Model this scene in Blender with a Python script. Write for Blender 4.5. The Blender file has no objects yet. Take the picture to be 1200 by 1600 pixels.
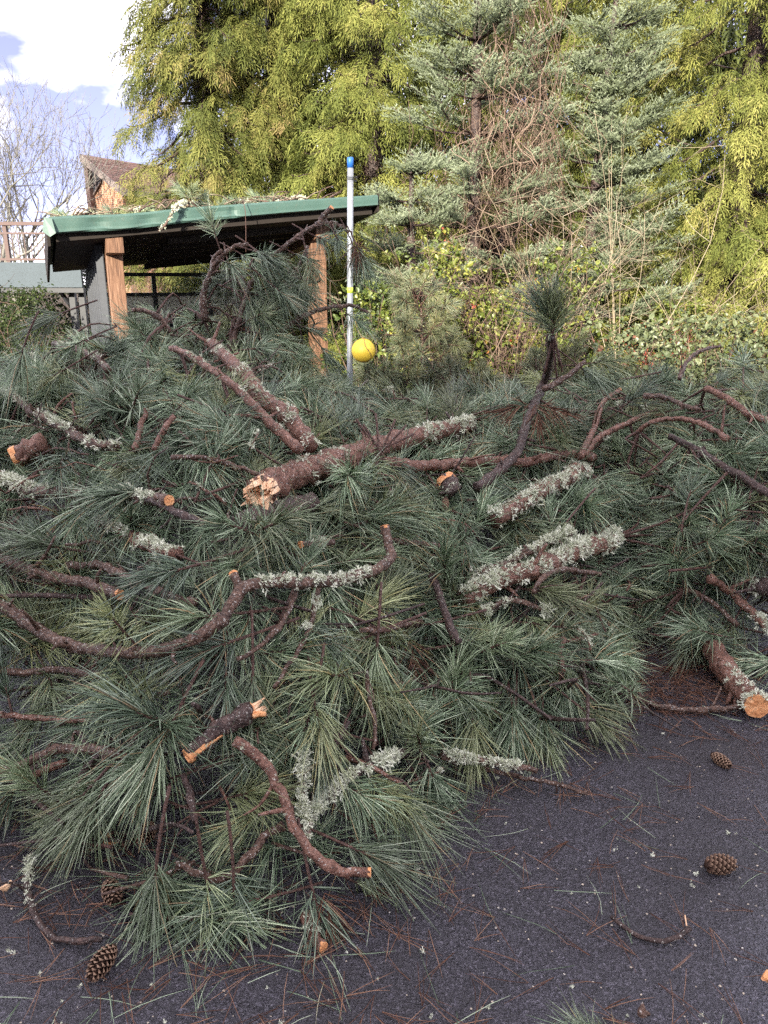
import bpy, math, random
import numpy as np
from mathutils import Vector, Matrix, Euler

random.seed(7)
rng = np.random.default_rng(7)
SC = bpy.context.scene
COL = SC.collection
R = math.radians

# ------------------------------------------------------------------ camera, sky, sun, exposure
PITCH = R(16.7)
EYE = np.array([0.0, 0.0, 1.6])
FPX = 1197.0
cam_data = bpy.data.cameras.new('camera')
cam_data.sensor_fit = 'VERTICAL'
cam_data.sensor_height = 24.0
cam_data.lens = 24.0 * FPX / 1600.0
cam_data.clip_start = 0.05
cam_data.clip_end = 600.0
cam = bpy.data.objects.new('camera', cam_data)
COL.objects.link(cam)
cam.location = EYE
cam.rotation_euler = (R(90) - PITCH, 0, 0)
SC.camera = cam

SUN_EL, SUN_AZ = R(18), R(18)          # the sun stands behind the viewer, a little to the left
world = bpy.data.worlds.new('World')
SC.world = world
world.use_nodes = True
wn, wl = world.node_tree.nodes, world.node_tree.links
wn.clear()
sky = wn.new('ShaderNodeTexSky')
sky.sky_type = 'NISHITA'
sky.sun_disc = False
sky.sun_elevation = SUN_EL
sky.sun_rotation = R(180) + SUN_AZ
sky.altitude = 50
sky.air_density = 0.35
sky.ozone_density = 4.0
sky.dust_density = 0.0
bg_sky = wn.new('ShaderNodeBackground'); bg_sky.inputs[1].default_value = 0.05
bg_cloud = wn.new('ShaderNodeBackground')
bg_cloud.inputs[0].default_value = (0.98, 0.94, 1.0, 1); bg_cloud.inputs[1].default_value = 1.0
wtc = wn.new('ShaderNodeTexCoord')
wmap = wn.new('ShaderNodeMapping'); wmap.inputs['Scale'].default_value = (1, 1, 1.9)
wmap.inputs['Location'].default_value = (0.263, 16.749, 5.187)
wno = wn.new('ShaderNodeTexNoise'); wno.inputs['Scale'].default_value = 4.2
wno.inputs['Detail'].default_value = 6; wno.inputs['Roughness'].default_value = 0.52
wrp = wn.new('ShaderNodeValToRGB')
wrp.color_ramp.elements[0].position = 0.43; wrp.color_ramp.elements[0].color = (0.05, 0.05, 0.05, 1)
wrp.color_ramp.elements[1].position = 0.66; wrp.color_ramp.elements[1].color = (1, 1, 1, 1)
wmix = wn.new('ShaderNodeMixShader'); wout = wn.new('ShaderNodeOutputWorld')
wtint = wn.new('ShaderNodeMix'); wtint.data_type = 'RGBA'; wtint.blend_type = 'MULTIPLY'; wtint.inputs[0].default_value = 1.0
wtint.inputs[7].default_value = (1.9, 1.05, 0.92, 1)      # violet tint multiplied into the sky colour
wl.new(sky.outputs[0], wtint.inputs[6]); wl.new(wtint.outputs[2], bg_sky.inputs[0])
wl.new(wtc.outputs['Generated'], wmap.inputs[0]); wl.new(wmap.outputs[0], wno.inputs['Vector'])
wl.new(wno.outputs[0], wrp.inputs[0]); wl.new(wrp.outputs[0], wmix.inputs[0])
wl.new(bg_sky.outputs[0], wmix.inputs[1]); wl.new(bg_cloud.outputs[0], wmix.inputs[2])
wl.new(wmix.outputs[0], wout.inputs[0])

sun_data = bpy.data.lights.new('sun', 'SUN')
sun_data.energy = 2.3
sun_data.angle = R(0.53)
sun_data.color = (1.0, 0.92, 0.78)
sun = bpy.data.objects.new('sun', sun_data)
COL.objects.link(sun)
_d = Vector((math.sin(SUN_AZ) * math.cos(SUN_EL), math.cos(SUN_AZ) * math.cos(SUN_EL), -math.sin(SUN_EL)))
sun.rotation_euler = _d.to_track_quat('-Z', 'Y').to_euler()
sun.location = (-8, -25, 15)

SC.view_settings.view_transform = 'Standard'
SC.view_settings.look = 'None'
SC.view_settings.exposure = 2.5
SC.view_settings.gamma = 1.0
SC.view_settings.use_curve_mapping = False
SC.render.engine = 'CYCLES'
SC.cycles.max_bounces = 5
SC.cycles.diffuse_bounces = 4
SC.cycles.use_adaptive_sampling = True
SC.cycles.adaptive_threshold = 0.02
SC.cycles.glossy_bounces = 2
SC.cycles.transparent_max_bounces = 6
SC.cycles.use_denoising = False

# ------------------------------------------------------------------ layout helpers
FWD = np.array([0, math.cos(PITCH), -math.sin(PITCH)])
UP = np.array([0, math.sin(PITCH), math.cos(PITCH)])
def ray(px, py):
    return FWD + np.array([(px - 600) / FPX, 0, 0]) + (800 - py) / FPX * UP
def at(px, py, Y):
    """point at distance Y down the lot for a spot measured on the photograph"""
    d = ray(px, py)
    return EYE + d * (Y / d[1])
def on_ground(px, py, z=0.0):
    d = ray(px, py)
    return EYE + d * ((z - EYE[2]) / d[2])
def mpp(p):
    """metres per measured pixel at point p"""
    return float(np.dot(np.asarray(p) - EYE, FWD)) / FPX

# ------------------------------------------------------------------ mesh helpers
def make_mesh(name, V, T, mats, midx=None, smooth=True, tint=None):
    V = np.ascontiguousarray(V, dtype=np.float32); T = np.ascontiguousarray(T, dtype=np.int32)
    me = bpy.data.meshes.new(name)
    me.vertices.add(len(V)); me.vertices.foreach_set('co', V.ravel())
    me.loops.add(T.size); me.loops.foreach_set('vertex_index', T.ravel())
    me.polygons.add(len(T)); me.polygons.foreach_set('loop_start', np.arange(0, T.size, 3, dtype=np.int32))
    for m in (mats if isinstance(mats, (list, tuple)) else [mats]):
        me.materials.append(m)
    if midx is not None:
        me.polygons.foreach_set('material_index', np.ascontiguousarray(midx, dtype=np.int32))
    me.polygons.foreach_set('use_smooth', np.full(len(T), smooth))
    if tint is not None:
        a = me.attributes.new('tint', 'FLOAT', 'POINT')
        a.data.foreach_set('value', np.ascontiguousarray(tint, dtype=np.float32))
    me.update(calc_edges=True)
    return me

def link(name, me, parent=None, loc=(0, 0, 0)):
    o = bpy.data.objects.new(name, me)
    o.location = loc
    if parent is not None:
        o.parent = parent
    COL.objects.link(o)
    return o

def thing(name, label, cat, loc=(0, 0, 0), group=None, rotz=0.0):
    o = bpy.data.objects.new(name, None)
    o.empty_display_size = 0.2
    o.location = [float(c) for c in loc]; o.rotation_euler = (0, 0, rotz)
    COL.objects.link(o)
    return tag(o, label, cat, group)
def tag(o, label=None, cat=None, group=None, kind=None):
    if label: o['label'] = label
    if cat: o['category'] = cat
    if group: o['group'] = group
    if kind: o['kind'] = kind
    return o

class MB:
    """collects triangles"""
    def __init__(s): s.V = []; s.T = []; s.M = []; s.C = []; s.n = 0
    def add(s, V, T, m=0, c=None):
        V = np.asarray(V, float); T = np.asarray(T, int)
        s.V.append(V); s.T.append(T + s.n); s.M.append(np.full(len(T), m)); s.n += len(V)
        s.C.append(np.full(len(V), 0.5 if c is None else c) if np.isscalar(c) or c is None else np.asarray(c))
        return s
    def box(s, c, size, rz=0.0, m=0, tilt=None):
        x, y, z = [v / 2 for v in size]
        V = np.array([[i, j, k] for i in (-x, x) for j in (-y, y) for k in (-z, z)])
        T = np.array([[0, 1, 3], [0, 3, 2], [4, 6, 7], [4, 7, 5], [0, 4, 5], [0, 5, 1], [2, 3, 7], [2, 7, 6], [0, 2, 6], [0, 6, 4], [1, 5, 7], [1, 7, 3]])
        M = np.array(Matrix.Rotation(rz, 3, 'Z'))
        if tilt is not None: M = M @ np.array(tilt)
        return s.add(V @ M.T + np.asarray(c), T, m)
    def quad(s, a, b, c, d, m=0):
        return s.add([a, b, c, d], [[0, 1, 2], [0, 2, 3]], m)
    def hexa(s, bot, top, m=0):
        """four corners below and four above, same order"""
        V = list(bot) + list(top)
        Q = [[0, 3, 2, 1], [4, 5, 6, 7], [0, 1, 5, 4], [1, 2, 6, 5], [2, 3, 7, 6], [3, 0, 4, 7]]
        T = [[q[0], q[1], q[2]] for q in Q] + [[q[0], q[2], q[3]] for q in Q]
        return s.add(V, T, m)
    def tube(s, P, r, sides=6, m=0, c=None, rough=0.0):
        V, T = tube(P, r, sides, rough)
        return s.add(V, T, m, c)
    def mesh(s, name, mats, smooth=False, tint=False):
        return make_mesh(name, np.concatenate(s.V), np.concatenate(s.T), mats, np.concatenate(s.M), smooth,
                         np.concatenate(s.C) if tint else None)
    def build(s, name, mats, parent=None, loc=(0, 0, 0), smooth=False, tint=False):
        return link(name, s.mesh(name, mats, smooth, tint), parent, loc)

def tube(P, r, sides=6, rough=0.0):
    P = np.asarray(P, float); n = len(P)
    r = np.broadcast_to(np.asarray(r, float), (n,))
    t = np.gradient(P, axis=0); t /= np.linalg.norm(t, axis=1)[:, None] + 1e-9
    u = np.cross(t[0], [0.31, 0.2, 0.93]); u /= np.linalg.norm(u) + 1e-9
    a = np.arange(sides) / sides * 2 * math.pi
    ca, sa = np.cos(a)[:, None], np.sin(a)[:, None]
    rings = []
    for i in range(n):
        u = u - t[i] * np.dot(u, t[i]); u /= np.linalg.norm(u) + 1e-9
        v = np.cross(t[i], u)
        rr = r[i] * (1 + rough * rng.uniform(-1, 1, (sides, 1))) if rough else r[i]
        rings.append(P[i] + (ca * u + sa * v) * rr)
    V = np.concatenate(rings + [P[:1], P[-1:]])
    i = np.arange(n - 1)[:, None] * sides; j = np.arange(sides)[None]; k = (j + 1) % sides
    A, B, C, D = i + j, i + k, i + sides + k, i + sides + j
    T = np.concatenate([np.stack([A, B, C], -1).reshape(-1, 3), np.stack([A, C, D], -1).reshape(-1, 3)])
    j = np.arange(sides); k = (j + 1) % sides
    e = (n - 1) * sides
    T = np.concatenate([T, np.stack([np.full(sides, n * sides), k, j], -1), np.stack([np.full(sides, n * sides + 1), e + j, e + k], -1)])
    return V, T

def spline(P, step=0.04, wob=0.0):
    """Catmull-Rom through P, resampled"""
    P = np.asarray(P, float)
    Q = np.vstack([2 * P[0] - P[1], P, 2 * P[-1] - P[-2]])
    out = []
    for i in range(1, len(Q) - 2):
        k = max(2, int(np.linalg.norm(Q[i + 1] - Q[i]) / step))
        t = np.arange(k)[:, None] / k
        out.append(0.5 * (2 * Q[i] + (Q[i + 1] - Q[i - 1]) * t + (2 * Q[i - 1] - 5 * Q[i] + 4 * Q[i + 1] - Q[i + 2]) * t ** 2
                          + (3 * Q[i] - Q[i - 1] - 3 * Q[i + 1] + Q[i + 2]) * t ** 3))
    out = np.vstack(out + [P[-1:]])
    if wob: out[1:-1] += rng.normal(0, wob, (len(out) - 2, 3))
    return out

def frames(pos, X, Z=None, scale=1.0, roll=None):
    """4x4 matrices: local x along X, local z as near to Z as can be"""
    pos = np.asarray(pos, float); X = np.asarray(X, float); n = len(pos)
    X = X / (np.linalg.norm(X, axis=1)[:, None] + 1e-9)
    Z = np.tile([0, 0, 1.0], (n, 1)) if Z is None else np.asarray(Z, float)
    Y = np.cross(Z, X); ln = np.linalg.norm(Y, axis=1)[:, None]
    Y = np.where(ln < 1e-3, np.array([0, 1.0, 0]), Y / (ln + 1e-9))
    Z = np.cross(X, Y)
    if roll is not None:
        c, s = np.cos(roll)[:, None], np.sin(roll)[:, None]
        Y, Z = Y * c + Z * s, Z * c - Y * s
    sc = np.broadcast_to(np.asarray(scale, float), (n,))[:, None]
    M = np.zeros((n, 3, 4)); M[:, :, 0] = X * sc; M[:, :, 1] = Y * sc; M[:, :, 2] = Z * sc; M[:, :, 3] = pos
    return M
def scatter(templates, M, tint=None, which=None):
    """merge copies of templates (V, T, C) at matrices M"""
    n = len(M)
    which = rng.integers(0, len(templates), n) if which is None else which
    tint = np.full(n, 0.5) if tint is None else np.asarray(tint)
    Vs, Ts, Cs, off = [], [], [], 0
    for k, (V, T, C) in enumerate(templates):
        idx = np.nonzero(which == k)[0]
        if not len(idx): continue
        W = np.einsum('nij,vj->nvi', M[idx, :, :3], V) + M[idx, None, :, 3]
        Vs.append(W.reshape(-1, 3))
        Ts.append((T[None] + (np.arange(len(idx)) * len(V))[:, None, None]).reshape(-1, 3) + off)
        Cs.append((C[None] + tint[idx, None] - 0.5).reshape(-1))
        off += len(idx) * len(V)
    return np.concatenate(Vs), np.concatenate(Ts), np.concatenate(Cs)

# ------------------------------------------------------------------ materials
class NT:
    def __init__(s, name):
        s.m = bpy.data.materials.new(name); s.m.use_nodes = True
        s.n, s.l = s.m.node_tree.nodes, s.m.node_tree.links
        s.b = s.n['Principled BSDF']
        s.tc = s.n.new('ShaderNodeTexCoord')
    def put(s, sock, v):
        if isinstance(v, bpy.types.NodeSocket): s.l.new(v, sock)
        elif isinstance(v, (tuple, list)): sock.default_value = tuple(v) + ((1,) if len(v) == 3 and sock.type == 'RGBA' else ())
        else: sock.default_value = v
    def noise(s, scale, detail=4, rough=0.55, vec=None, stretch=None, dist=0.0):
        nd = s.n.new('ShaderNodeTexNoise')
        nd.inputs['Scale'].default_value = scale; nd.inputs['Detail'].default_value = detail
        nd.inputs['Roughness'].default_value = rough; nd.inputs['Distortion'].default_value = dist
        v = vec or s.tc.outputs['Object']
        if stretch:
            mp = s.n.new('ShaderNodeMapping'); mp.inputs['Scale'].default_value = stretch
            s.l.new(v, mp.inputs[0]); v = mp.outputs[0]
        s.l.new(v, nd.inputs['Vector'])
        return nd.outputs[0]
    def voro(s, scale, feature='F1', stretch=None, rand=1.0, out=0):
        nd = s.n.new('ShaderNodeTexVoronoi'); nd.feature = feature
        nd.inputs['Scale'].default_value = scale; nd.inputs['Randomness'].default_value = rand
        v = s.tc.outputs['Object']
        if stretch:
            mp = s.n.new('ShaderNodeMapping'); mp.inputs['Scale'].default_value = stretch
            s.l.new(v, mp.inputs[0]); v = mp.outputs[0]
        s.l.new(v, nd.inputs['Vector'])
        return nd.outputs[out]
    def ramp(s, fac, stops, interp='LINEAR'):
        nd = s.n.new('ShaderNodeValToRGB'); cr = nd.color_ramp; cr.interpolation = interp
        while len(cr.elements) < len(stops): cr.elements.new(0.5)
        for e, (p, c) in zip(cr.elements, stops):
            e.position = p; e.color = (tuple(c) + (1,)) if isinstance(c, (tuple, list)) else (c, c, c, 1)
        s.l.new(fac, nd.inputs[0])
        return nd.outputs[0]
    def mix(s, fac, a, b, mode='MIX'):
        nd = s.n.new('ShaderNodeMix'); nd.data_type = 'RGBA'; nd.blend_type = mode
        s.put(nd.inputs[0], fac); s.put(nd.inputs[6], a); s.put(nd.inputs[7], b)
        return nd.outputs[2]
    def math(s, op, a, b=0.0, clamp=False):
        nd = s.n.new('ShaderNodeMath'); nd.operation = op; nd.use_clamp = clamp
        s.put(nd.inputs[0], a); s.put(nd.inputs[1], b)
        return nd.outputs[0]
    def attr(s, name='tint'):
        nd = s.n.new('ShaderNodeAttribute'); nd.attribute_name = name
        return nd.outputs['Fac']
    def rand(s):
        return s.n.new('ShaderNodeObjectInfo').outputs['Random']
    def bump(s, h, strength=0.5, dist=0.005, prev=None):
        nd = s.n.new('ShaderNodeBump'); nd.inputs['Strength'].default_value = strength
        nd.inputs['Distance'].default_value = dist
        s.l.new(h, nd.inputs['Height'])
        if prev is not None: s.l.new(prev, nd.inputs['Normal'])
        return nd.outputs[0]
    def done(s, color, rough=0.7, normal=None, spec=0.4, metal=0.0, trans=None):
        s.put(s.b.inputs['Base Color'], color); s.put(s.b.inputs['Roughness'], rough)
        s.b.inputs['Specular IOR Level'].default_value = spec; s.b.inputs['Metallic'].default_value = metal
        if normal is not None: s.l.new(normal, s.b.inputs['Normal'])
        return s.m

def bark_mat(name, dark, mid, light, speck=0.66, fine=60):
    s = NT(name)
    c = s.ramp(s.noise(fine, 6, 0.75), [(0.36, dark), (0.50, mid), (0.66, light)])
    big = s.noise(14, 4, .6)
    c = s.mix(s.ramp(big, [(0.35, 0.0), (0.7, 0.55)]), c, dark)
    sp = s.ramp(s.noise(150, 3, 0.6), [(speck - .06, 0.0), (speck - .02, 1.0)])
    c = s.mix(s.math('MULTIPLY', sp, 0.85), c, (0.46, 0.43, 0.39))
    b = s.bump(s.voro(85, 'DISTANCE_TO_EDGE', rand=1.0), 0.8, 0.006)
    b = s.bump(s.noise(90, 5, 0.7), 0.9, 0.006, b)
    return s.done(c, s.ramp(s.noise(30), [(0.3, 0.42), (0.7, 0.75)]), b, 0.45)
BARK = bark_mat('bark_brown', (0.030, 0.015, 0.010), (0.100, 0.050, 0.032), (0.23, 0.14, 0.10))
BARK_PINK = bark_mat('bark_pinkish', (0.060, 0.026, 0.016), (0.185, 0.083, 0.055), (0.33, 0.19, 0.14), 0.68, 50)
BARK_DARK = bark_mat('bark_dark', (0.022, 0.013, 0.011), (0.060, 0.032, 0.026), (0.13, 0.08, 0.065), 0.68)
TWIG = bark_mat('twig_bark', (0.040, 0.020, 0.015), (0.095, 0.045, 0.033), (0.17, 0.09, 0.065), 0.74, 90)

def wood_mat(name, a, b, c):
    s = NT(name)
    f = s.noise(26, 5, 0.6, stretch=(1, 1, 3), dist=0.6)
    col = s.ramp(f, [(0.28, a), (0.5, b), (0.72, c)])
    return s.done(col, 0.65, s.bump(s.noise(150, 4, 0.6), 0.6, 0.003), 0.3)
RAW = wood_mat('raw_wood', (0.42, 0.155, 0.06), (0.66, 0.30, 0.125), (0.76, 0.46, 0.25))
RAW_PALE = wood_mat('pale_raw_wood', (0.58, 0.32, 0.17), (0.76, 0.49, 0.30), (0.82, 0.63, 0.44))

def needle_mat(name, lo, mid, hi, old, old_at=0.72, rough=0.32):
    s = NT(name)
    t = s.attr()
    c = s.ramp(t, [(0.0, lo), (0.5, mid), (0.93, hi), (1.0, (0.36, 0.25, 0.13))])
    ro = s.rand()
    c = s.mix(s.ramp(ro, [(0.6, 0.0), (1.0, 0.75)]), c, s.mix(t, (old[0] * .5, old[1] * .5, old[2] * .5), old))
    hv = s.math('FRACT', s.math('MULTIPLY', ro, 7.13))
    c = s.mix(1.0, c, s.ramp(hv, [(0.0, (0.50, 0.52, 0.56)), (0.5, (0.95, 0.95, 0.95)), (1.0, (1.4, 1.4, 1.38))]), 'MULTIPLY')
    return s.done(c, rough, None, 0.65)
NEEDLE = needle_mat('pine_needles', (0.060, 0.096, 0.050), (0.215, 0.292, 0.175), (0.52, 0.59, 0.42), (0.34, 0.35, 0.14))
NEEDLE_SUN = needle_mat('sapling_needles', (0.07, 0.095, 0.055), (0.17, 0.20, 0.11), (0.31, 0.33, 0.20), (0.26, 0.25, 0.10))
def simple_tint(name, stops, rough=0.65, spec=0.12):
    s = NT(name)
    return s.done(s.ramp(s.attr(), stops), rough, None, spec)
NEEDLE_DEAD = simple_tint('dead_needles', [(0.0, (0.045, 0.022, 0.015)), (0.5, (0.14, 0.066, 0.042)), (1.0, (0.30, 0.175, 0.115))])
LICHEN = simple_tint('lichen', [(0.0, (0.34, 0.37, 0.25)), (0.5, (0.60, 0.62, 0.48)), (1.0, (0.78, 0.78, 0.66))], 0.9, 0.1)
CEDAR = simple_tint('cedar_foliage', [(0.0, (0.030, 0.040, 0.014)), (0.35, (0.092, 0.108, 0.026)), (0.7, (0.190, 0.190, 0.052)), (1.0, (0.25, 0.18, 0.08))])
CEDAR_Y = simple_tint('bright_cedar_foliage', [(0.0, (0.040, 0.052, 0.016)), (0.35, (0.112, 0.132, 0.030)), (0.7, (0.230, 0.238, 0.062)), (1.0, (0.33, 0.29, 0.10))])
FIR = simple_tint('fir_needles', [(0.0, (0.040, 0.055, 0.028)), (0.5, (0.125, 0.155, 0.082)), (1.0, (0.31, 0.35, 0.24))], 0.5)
LEAF = simple_tint('shrub_leaves', [(0.0, (0.035, 0.060, 0.012)), (0.4, (0.10, 0.135, 0.025)), (0.75, (0.22, 0.23, 0.045)), (0.93, (0.30, 0.27, 0.06)), (1.0, (0.30, 0.07, 0.04))], 0.4, 0.5)
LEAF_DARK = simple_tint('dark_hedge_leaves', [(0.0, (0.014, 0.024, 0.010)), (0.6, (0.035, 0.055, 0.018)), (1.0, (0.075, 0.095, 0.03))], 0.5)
LEAF_GREY = simple_tint('bramble_leaves', [(0.0, (0.045, 0.062, 0.028)), (0.5, (0.11, 0.135, 0.06)), (0.9, (0.20, 0.215, 0.11)), (1.0, (0.24, 0.10, 0.06))], 0.45, 0.5)
VINE = simple_tint('dead_vine', [(0.0, (0.075, 0.050, 0.038)), (0.5, (0.19, 0.125, 0.095)), (1.0, (0.34, 0.25, 0.19))], 0.8)
REDTWIG = simple_tint('red_twigs', [(0.0, (0.16, 0.04, 0.03)), (0.5, (0.36, 0.09, 0.06)), (1.0, (0.48, 0.2, 0.13))], 0.6)
PALETWIG = simple_tint('pale_twigs', [(0.0, (0.20, 0.15, 0.10)), (0.5, (0.36, 0.29, 0.20)), (1.0, (0.50, 0.44, 0.33))], 0.8)
BIRCH = simple_tint('winter_tree_bark', [(0.0, (0.13, 0.12, 0.10)), (0.5, (0.21, 0.20, 0.17)), (1.0, (0.33, 0.32, 0.28))], 0.8)

def asphalt_mat():
    s = NT('asphalt')
    c = s.ramp(s.noise(260, 4, 0.75), [(0.3, (0.011, 0.010, 0.013)), (0.47, (0.036, 0.032, 0.041)), (0.58, (0.080, 0.073, 0.090)), (0.70, (0.22, 0.205, 0.235))])
    cellc = s.n.new('ShaderNodeTexVoronoi'); cellc.inputs['Scale'].default_value = 150; s.l.new(s.tc.outputs['Object'], cellc.inputs['Vector'])
    csep = s.n.new('ShaderNodeSeparateColor'); s.l.new(cellc.outputs['Color'], csep.inputs[0])
    c = s.mix(1.0, c, s.ramp(csep.outputs[0], [(0.0, 0.55), (0.6, 0.98), (0.85, 1.25), (1.0, 1.9)]), 'MULTIPLY')
    patch = s.noise(1.3, 5, 0.6)
    c = s.mix(s.ramp(patch, [(0.40, 0.0), (0.66, 0.9)]), c, s.mix(0.6, c, (0.022, 0.018, 0.018)))
    stone = s.ramp(s.voro(62, 'F1'), [(0.0, 1.0), (0.16, 1.0), (0.2, 0.0)])
    pick = s.n.new('ShaderNodeTexVoronoi'); pick.inputs['Scale'].default_value = 62
    s.l.new(s.tc.outputs['Object'], pick.inputs['Vector'])
    sep = s.n.new('ShaderNodeSeparateColor'); s.l.new(pick.outputs['Color'], sep.inputs[0])
    sel = s.ramp(sep.outputs[0], [(0.94, 0.0), (0.95, 1.0)])
    stc = s.mix(sep.outputs[1], (0.30, 0.24, 0.18), (0.52, 0.48, 0.42))
    c = s.mix(s.math('MULTIPLY', stone, sel), c, stc)
    damp = s.noise(2.6, 5, 0.65)
    rough = s.math('ADD', s.ramp(damp, [(0.36, 0.10), (0.62, 0.34)]), s.math('MULTIPLY', s.noise(90, 2), 0.12))
    b = s.bump(s.voro(150, 'F1'), 0.9, 0.005)
    b = s.bump(s.noise(420, 3, 0.75), 1.0, 0.004, b)
    b = s.bump(s.noise(22, 4, 0.6), 0.35, 0.02, b)
    return s.done(c, rough, b, 0.5)
ASPHALT = asphalt_mat()
def soil_mat():
    s = NT('forest_soil')
    c = s.ramp(s.noise(7, 6, 0.7), [(0.3, (0.025, 0.018, 0.012)), (0.55, (0.075, 0.052, 0.032)), (0.75, (0.10, 0.10, 0.04))])
    return s.done(c, 0.95, s.bump(s.noise(30, 5, 0.7), 0.8, 0.03), 0.2)
SOIL = soil_mat()
def timber_mat():
    s = NT('cedar_timber')
    f = s.noise(14, 5, 0.6, stretch=(6, 6, 0.35), dist=0.5)
    c = s.ramp(f, [(0.3, (0.085, 0.045, 0.028)), (0.5, (0.19, 0.100, 0.058)), (0.72, (0.32, 0.19, 0.12))])
    return s.done(c, 0.55, s.bump(f, 0.3, 0.004), 0.4)
TIMBER = timber_mat()
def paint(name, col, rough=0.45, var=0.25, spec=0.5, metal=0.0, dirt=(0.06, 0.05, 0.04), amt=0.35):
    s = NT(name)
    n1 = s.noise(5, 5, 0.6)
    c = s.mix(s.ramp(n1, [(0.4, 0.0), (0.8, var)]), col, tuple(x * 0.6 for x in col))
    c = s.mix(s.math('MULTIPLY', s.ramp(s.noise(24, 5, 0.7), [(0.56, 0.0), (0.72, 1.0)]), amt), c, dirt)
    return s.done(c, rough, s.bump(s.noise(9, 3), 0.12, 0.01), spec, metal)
GREEN = paint('green_roof_metal', (0.060, 0.118, 0.095), 0.5, 0.35, 0.5, 0.0, (0.16, 0.14, 0.10), 0.3)
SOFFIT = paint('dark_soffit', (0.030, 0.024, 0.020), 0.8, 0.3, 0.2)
DARKMETAL = paint('dark_metal', (0.028, 0.030, 0.034), 0.4, 0.3, 0.5, 0.0)
CORRUG = paint('weathered_corrugated_metal', (0.040, 0.045, 0.054), 0.42, 0.6, 0.5, 0.0, (0.025, 0.025, 0.03), 0.8)
GALV = paint('galvanised_steel', (0.30, 0.32, 0.35), 0.4, 0.6, 0.5, 0.4, (0.20, 0.19, 0.18), 0.6)
BLUECAP = paint('blue_cap', (0.02, 0.12, 0.42), 0.5, 0.2)
BALLY = paint('yellow_ball_skin', (0.60, 0.43, 0.045), 0.5, 0.3, 0.4, 0.0, (0.33, 0.22, 0.05), 0.2)
SEAM = paint('ball_seam', (0.20, 0.12, 0.025), 0.6, 0.1)
BLUEGREY = paint('blue_grey_paint', (0.075, 0.098, 0.112), 0.6, 0.3, 0.3, 0.0, (0.03, 0.03, 0.03), 0.7)
RAILBROWN = paint('brown_rail_paint', (0.13, 0.085, 0.075), 0.6, 0.3, 0.3)
TRIM = paint('brown_grey_trim', (0.22, 0.18, 0.165), 0.7, 0.2, 0.3)
def glass_mat(name, frost):
    s = NT(name)
    c = (0.50, 0.52, 0.50) if frost else (0.8, 0.85, 0.83)
    s.b.inputs['Transmission Weight'].default_value = 0.92
    s.b.inputs['IOR'].default_value = 1.2
    if frost:
        col = s.ramp(s.noise(3, 4), [(0.3, (0.55, 0.55, 0.50)), (0.7, (0.72, 0.72, 0.67))])
        df, tr, mx = s.n.new('ShaderNodeBsdfDiffuse'), s.n.new('ShaderNodeBsdfTranslucent'), s.n.new('ShaderNodeMixShader')
        s.l.new(col, df.inputs[0]); s.l.new(col, tr.inputs[0]); mx.inputs[0].default_value = 0.55
        s.l.new(df.outputs[0], mx.inputs[1]); s.l.new(tr.outputs[0], mx.inputs[2]); s.l.new(mx.outputs[0], s.n['Material Output'].inputs[0])
        return s.m
    return s.done(c, 0.04, None, 0.5)
GLASS = glass_mat('clear_glass', False)
FROST = glass_mat('frosted_glass', True)
def brick_mat():
    s = NT('brick_wall')
    nd = s.n.new('ShaderNodeTexBrick')
    nd.inputs['Color1'].default_value = (0.40, 0.20, 0.115, 1); nd.inputs['Color2'].default_value = (0.52, 0.29, 0.18, 1)
    nd.inputs['Mortar'].default_value = (0.50, 0.40, 0.32, 1); nd.inputs['Scale'].default_value = 1.0
    nd.inputs['Brick Width'].default_value = 0.22; nd.inputs['Row Height'].default_value = 0.075; nd.inputs['Mortar Size'].default_value = 0.008
    mp = s.n.new('ShaderNodeMapping'); mp.inputs['Rotation'].default_value = (R(90), 0, 0)
    s.l.new(s.tc.outputs['Object'], mp.inputs[0]); s.l.new(mp.outputs[0], nd.inputs['Vector'])
    c = s.mix(s.ramp(s.noise(18, 3), [(0.4, 0.0), (0.7, 0.5)]), nd.outputs[0], (0.33, 0.15, 0.09))
    return s.done(c, 0.85, s.bump(nd.outputs[1], -0.4, 0.01), 0.2)
BRICK = brick_mat()
def plainbrick(name, a, b):
    s = NT(name)
    c = s.mix(s.rand(), a, b)
    c = s.mix(s.ramp(s.noise(20, 4), [(0.45, 0), (0.75, 0.5)]), c, tuple(x * .6 for x in a))
    return s.done(c, 0.85, s.bump(s.noise(60, 4), 0.4, 0.004), 0.2)
BRICK1 = plainbrick('brick_red', (0.30, 0.10, 0.060), (0.44, 0.19, 0.12))
MORTAR = plainbrick('mortar', (0.33, 0.29, 0.26), (0.36, 0.32, 0.28))
SHINGLE = plainbrick('brown_shingle', (0.13, 0.075, 0.060), (0.20, 0.125, 0.105))

# ================================================================== THE SETTING
def sheet(name, x0, x1, y0, y1, z, mat, nx=1, ny=1):
    xs, ys = np.linspace(x0, x1, nx + 1), np.linspace(y0, y1, ny + 1)
    X, Y = np.meshgrid(xs, ys)
    V = np.stack([X.ravel(), Y.ravel(), np.full(X.size, z)], 1)
    i = (np.arange(ny)[:, None] * (nx + 1) + np.arange(nx)[None]).ravel()
    T = np.concatenate([np.stack([i, i + 1, i + nx + 2], 1), np.stack([i, i + nx + 2, i + nx + 1], 1)])
    return tag(link(name, make_mesh(name, V, T, mat, smooth=True)), kind='structure')
ground = sheet('ground', -250, 250, -250, 350, -0.012, SOIL)
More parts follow.
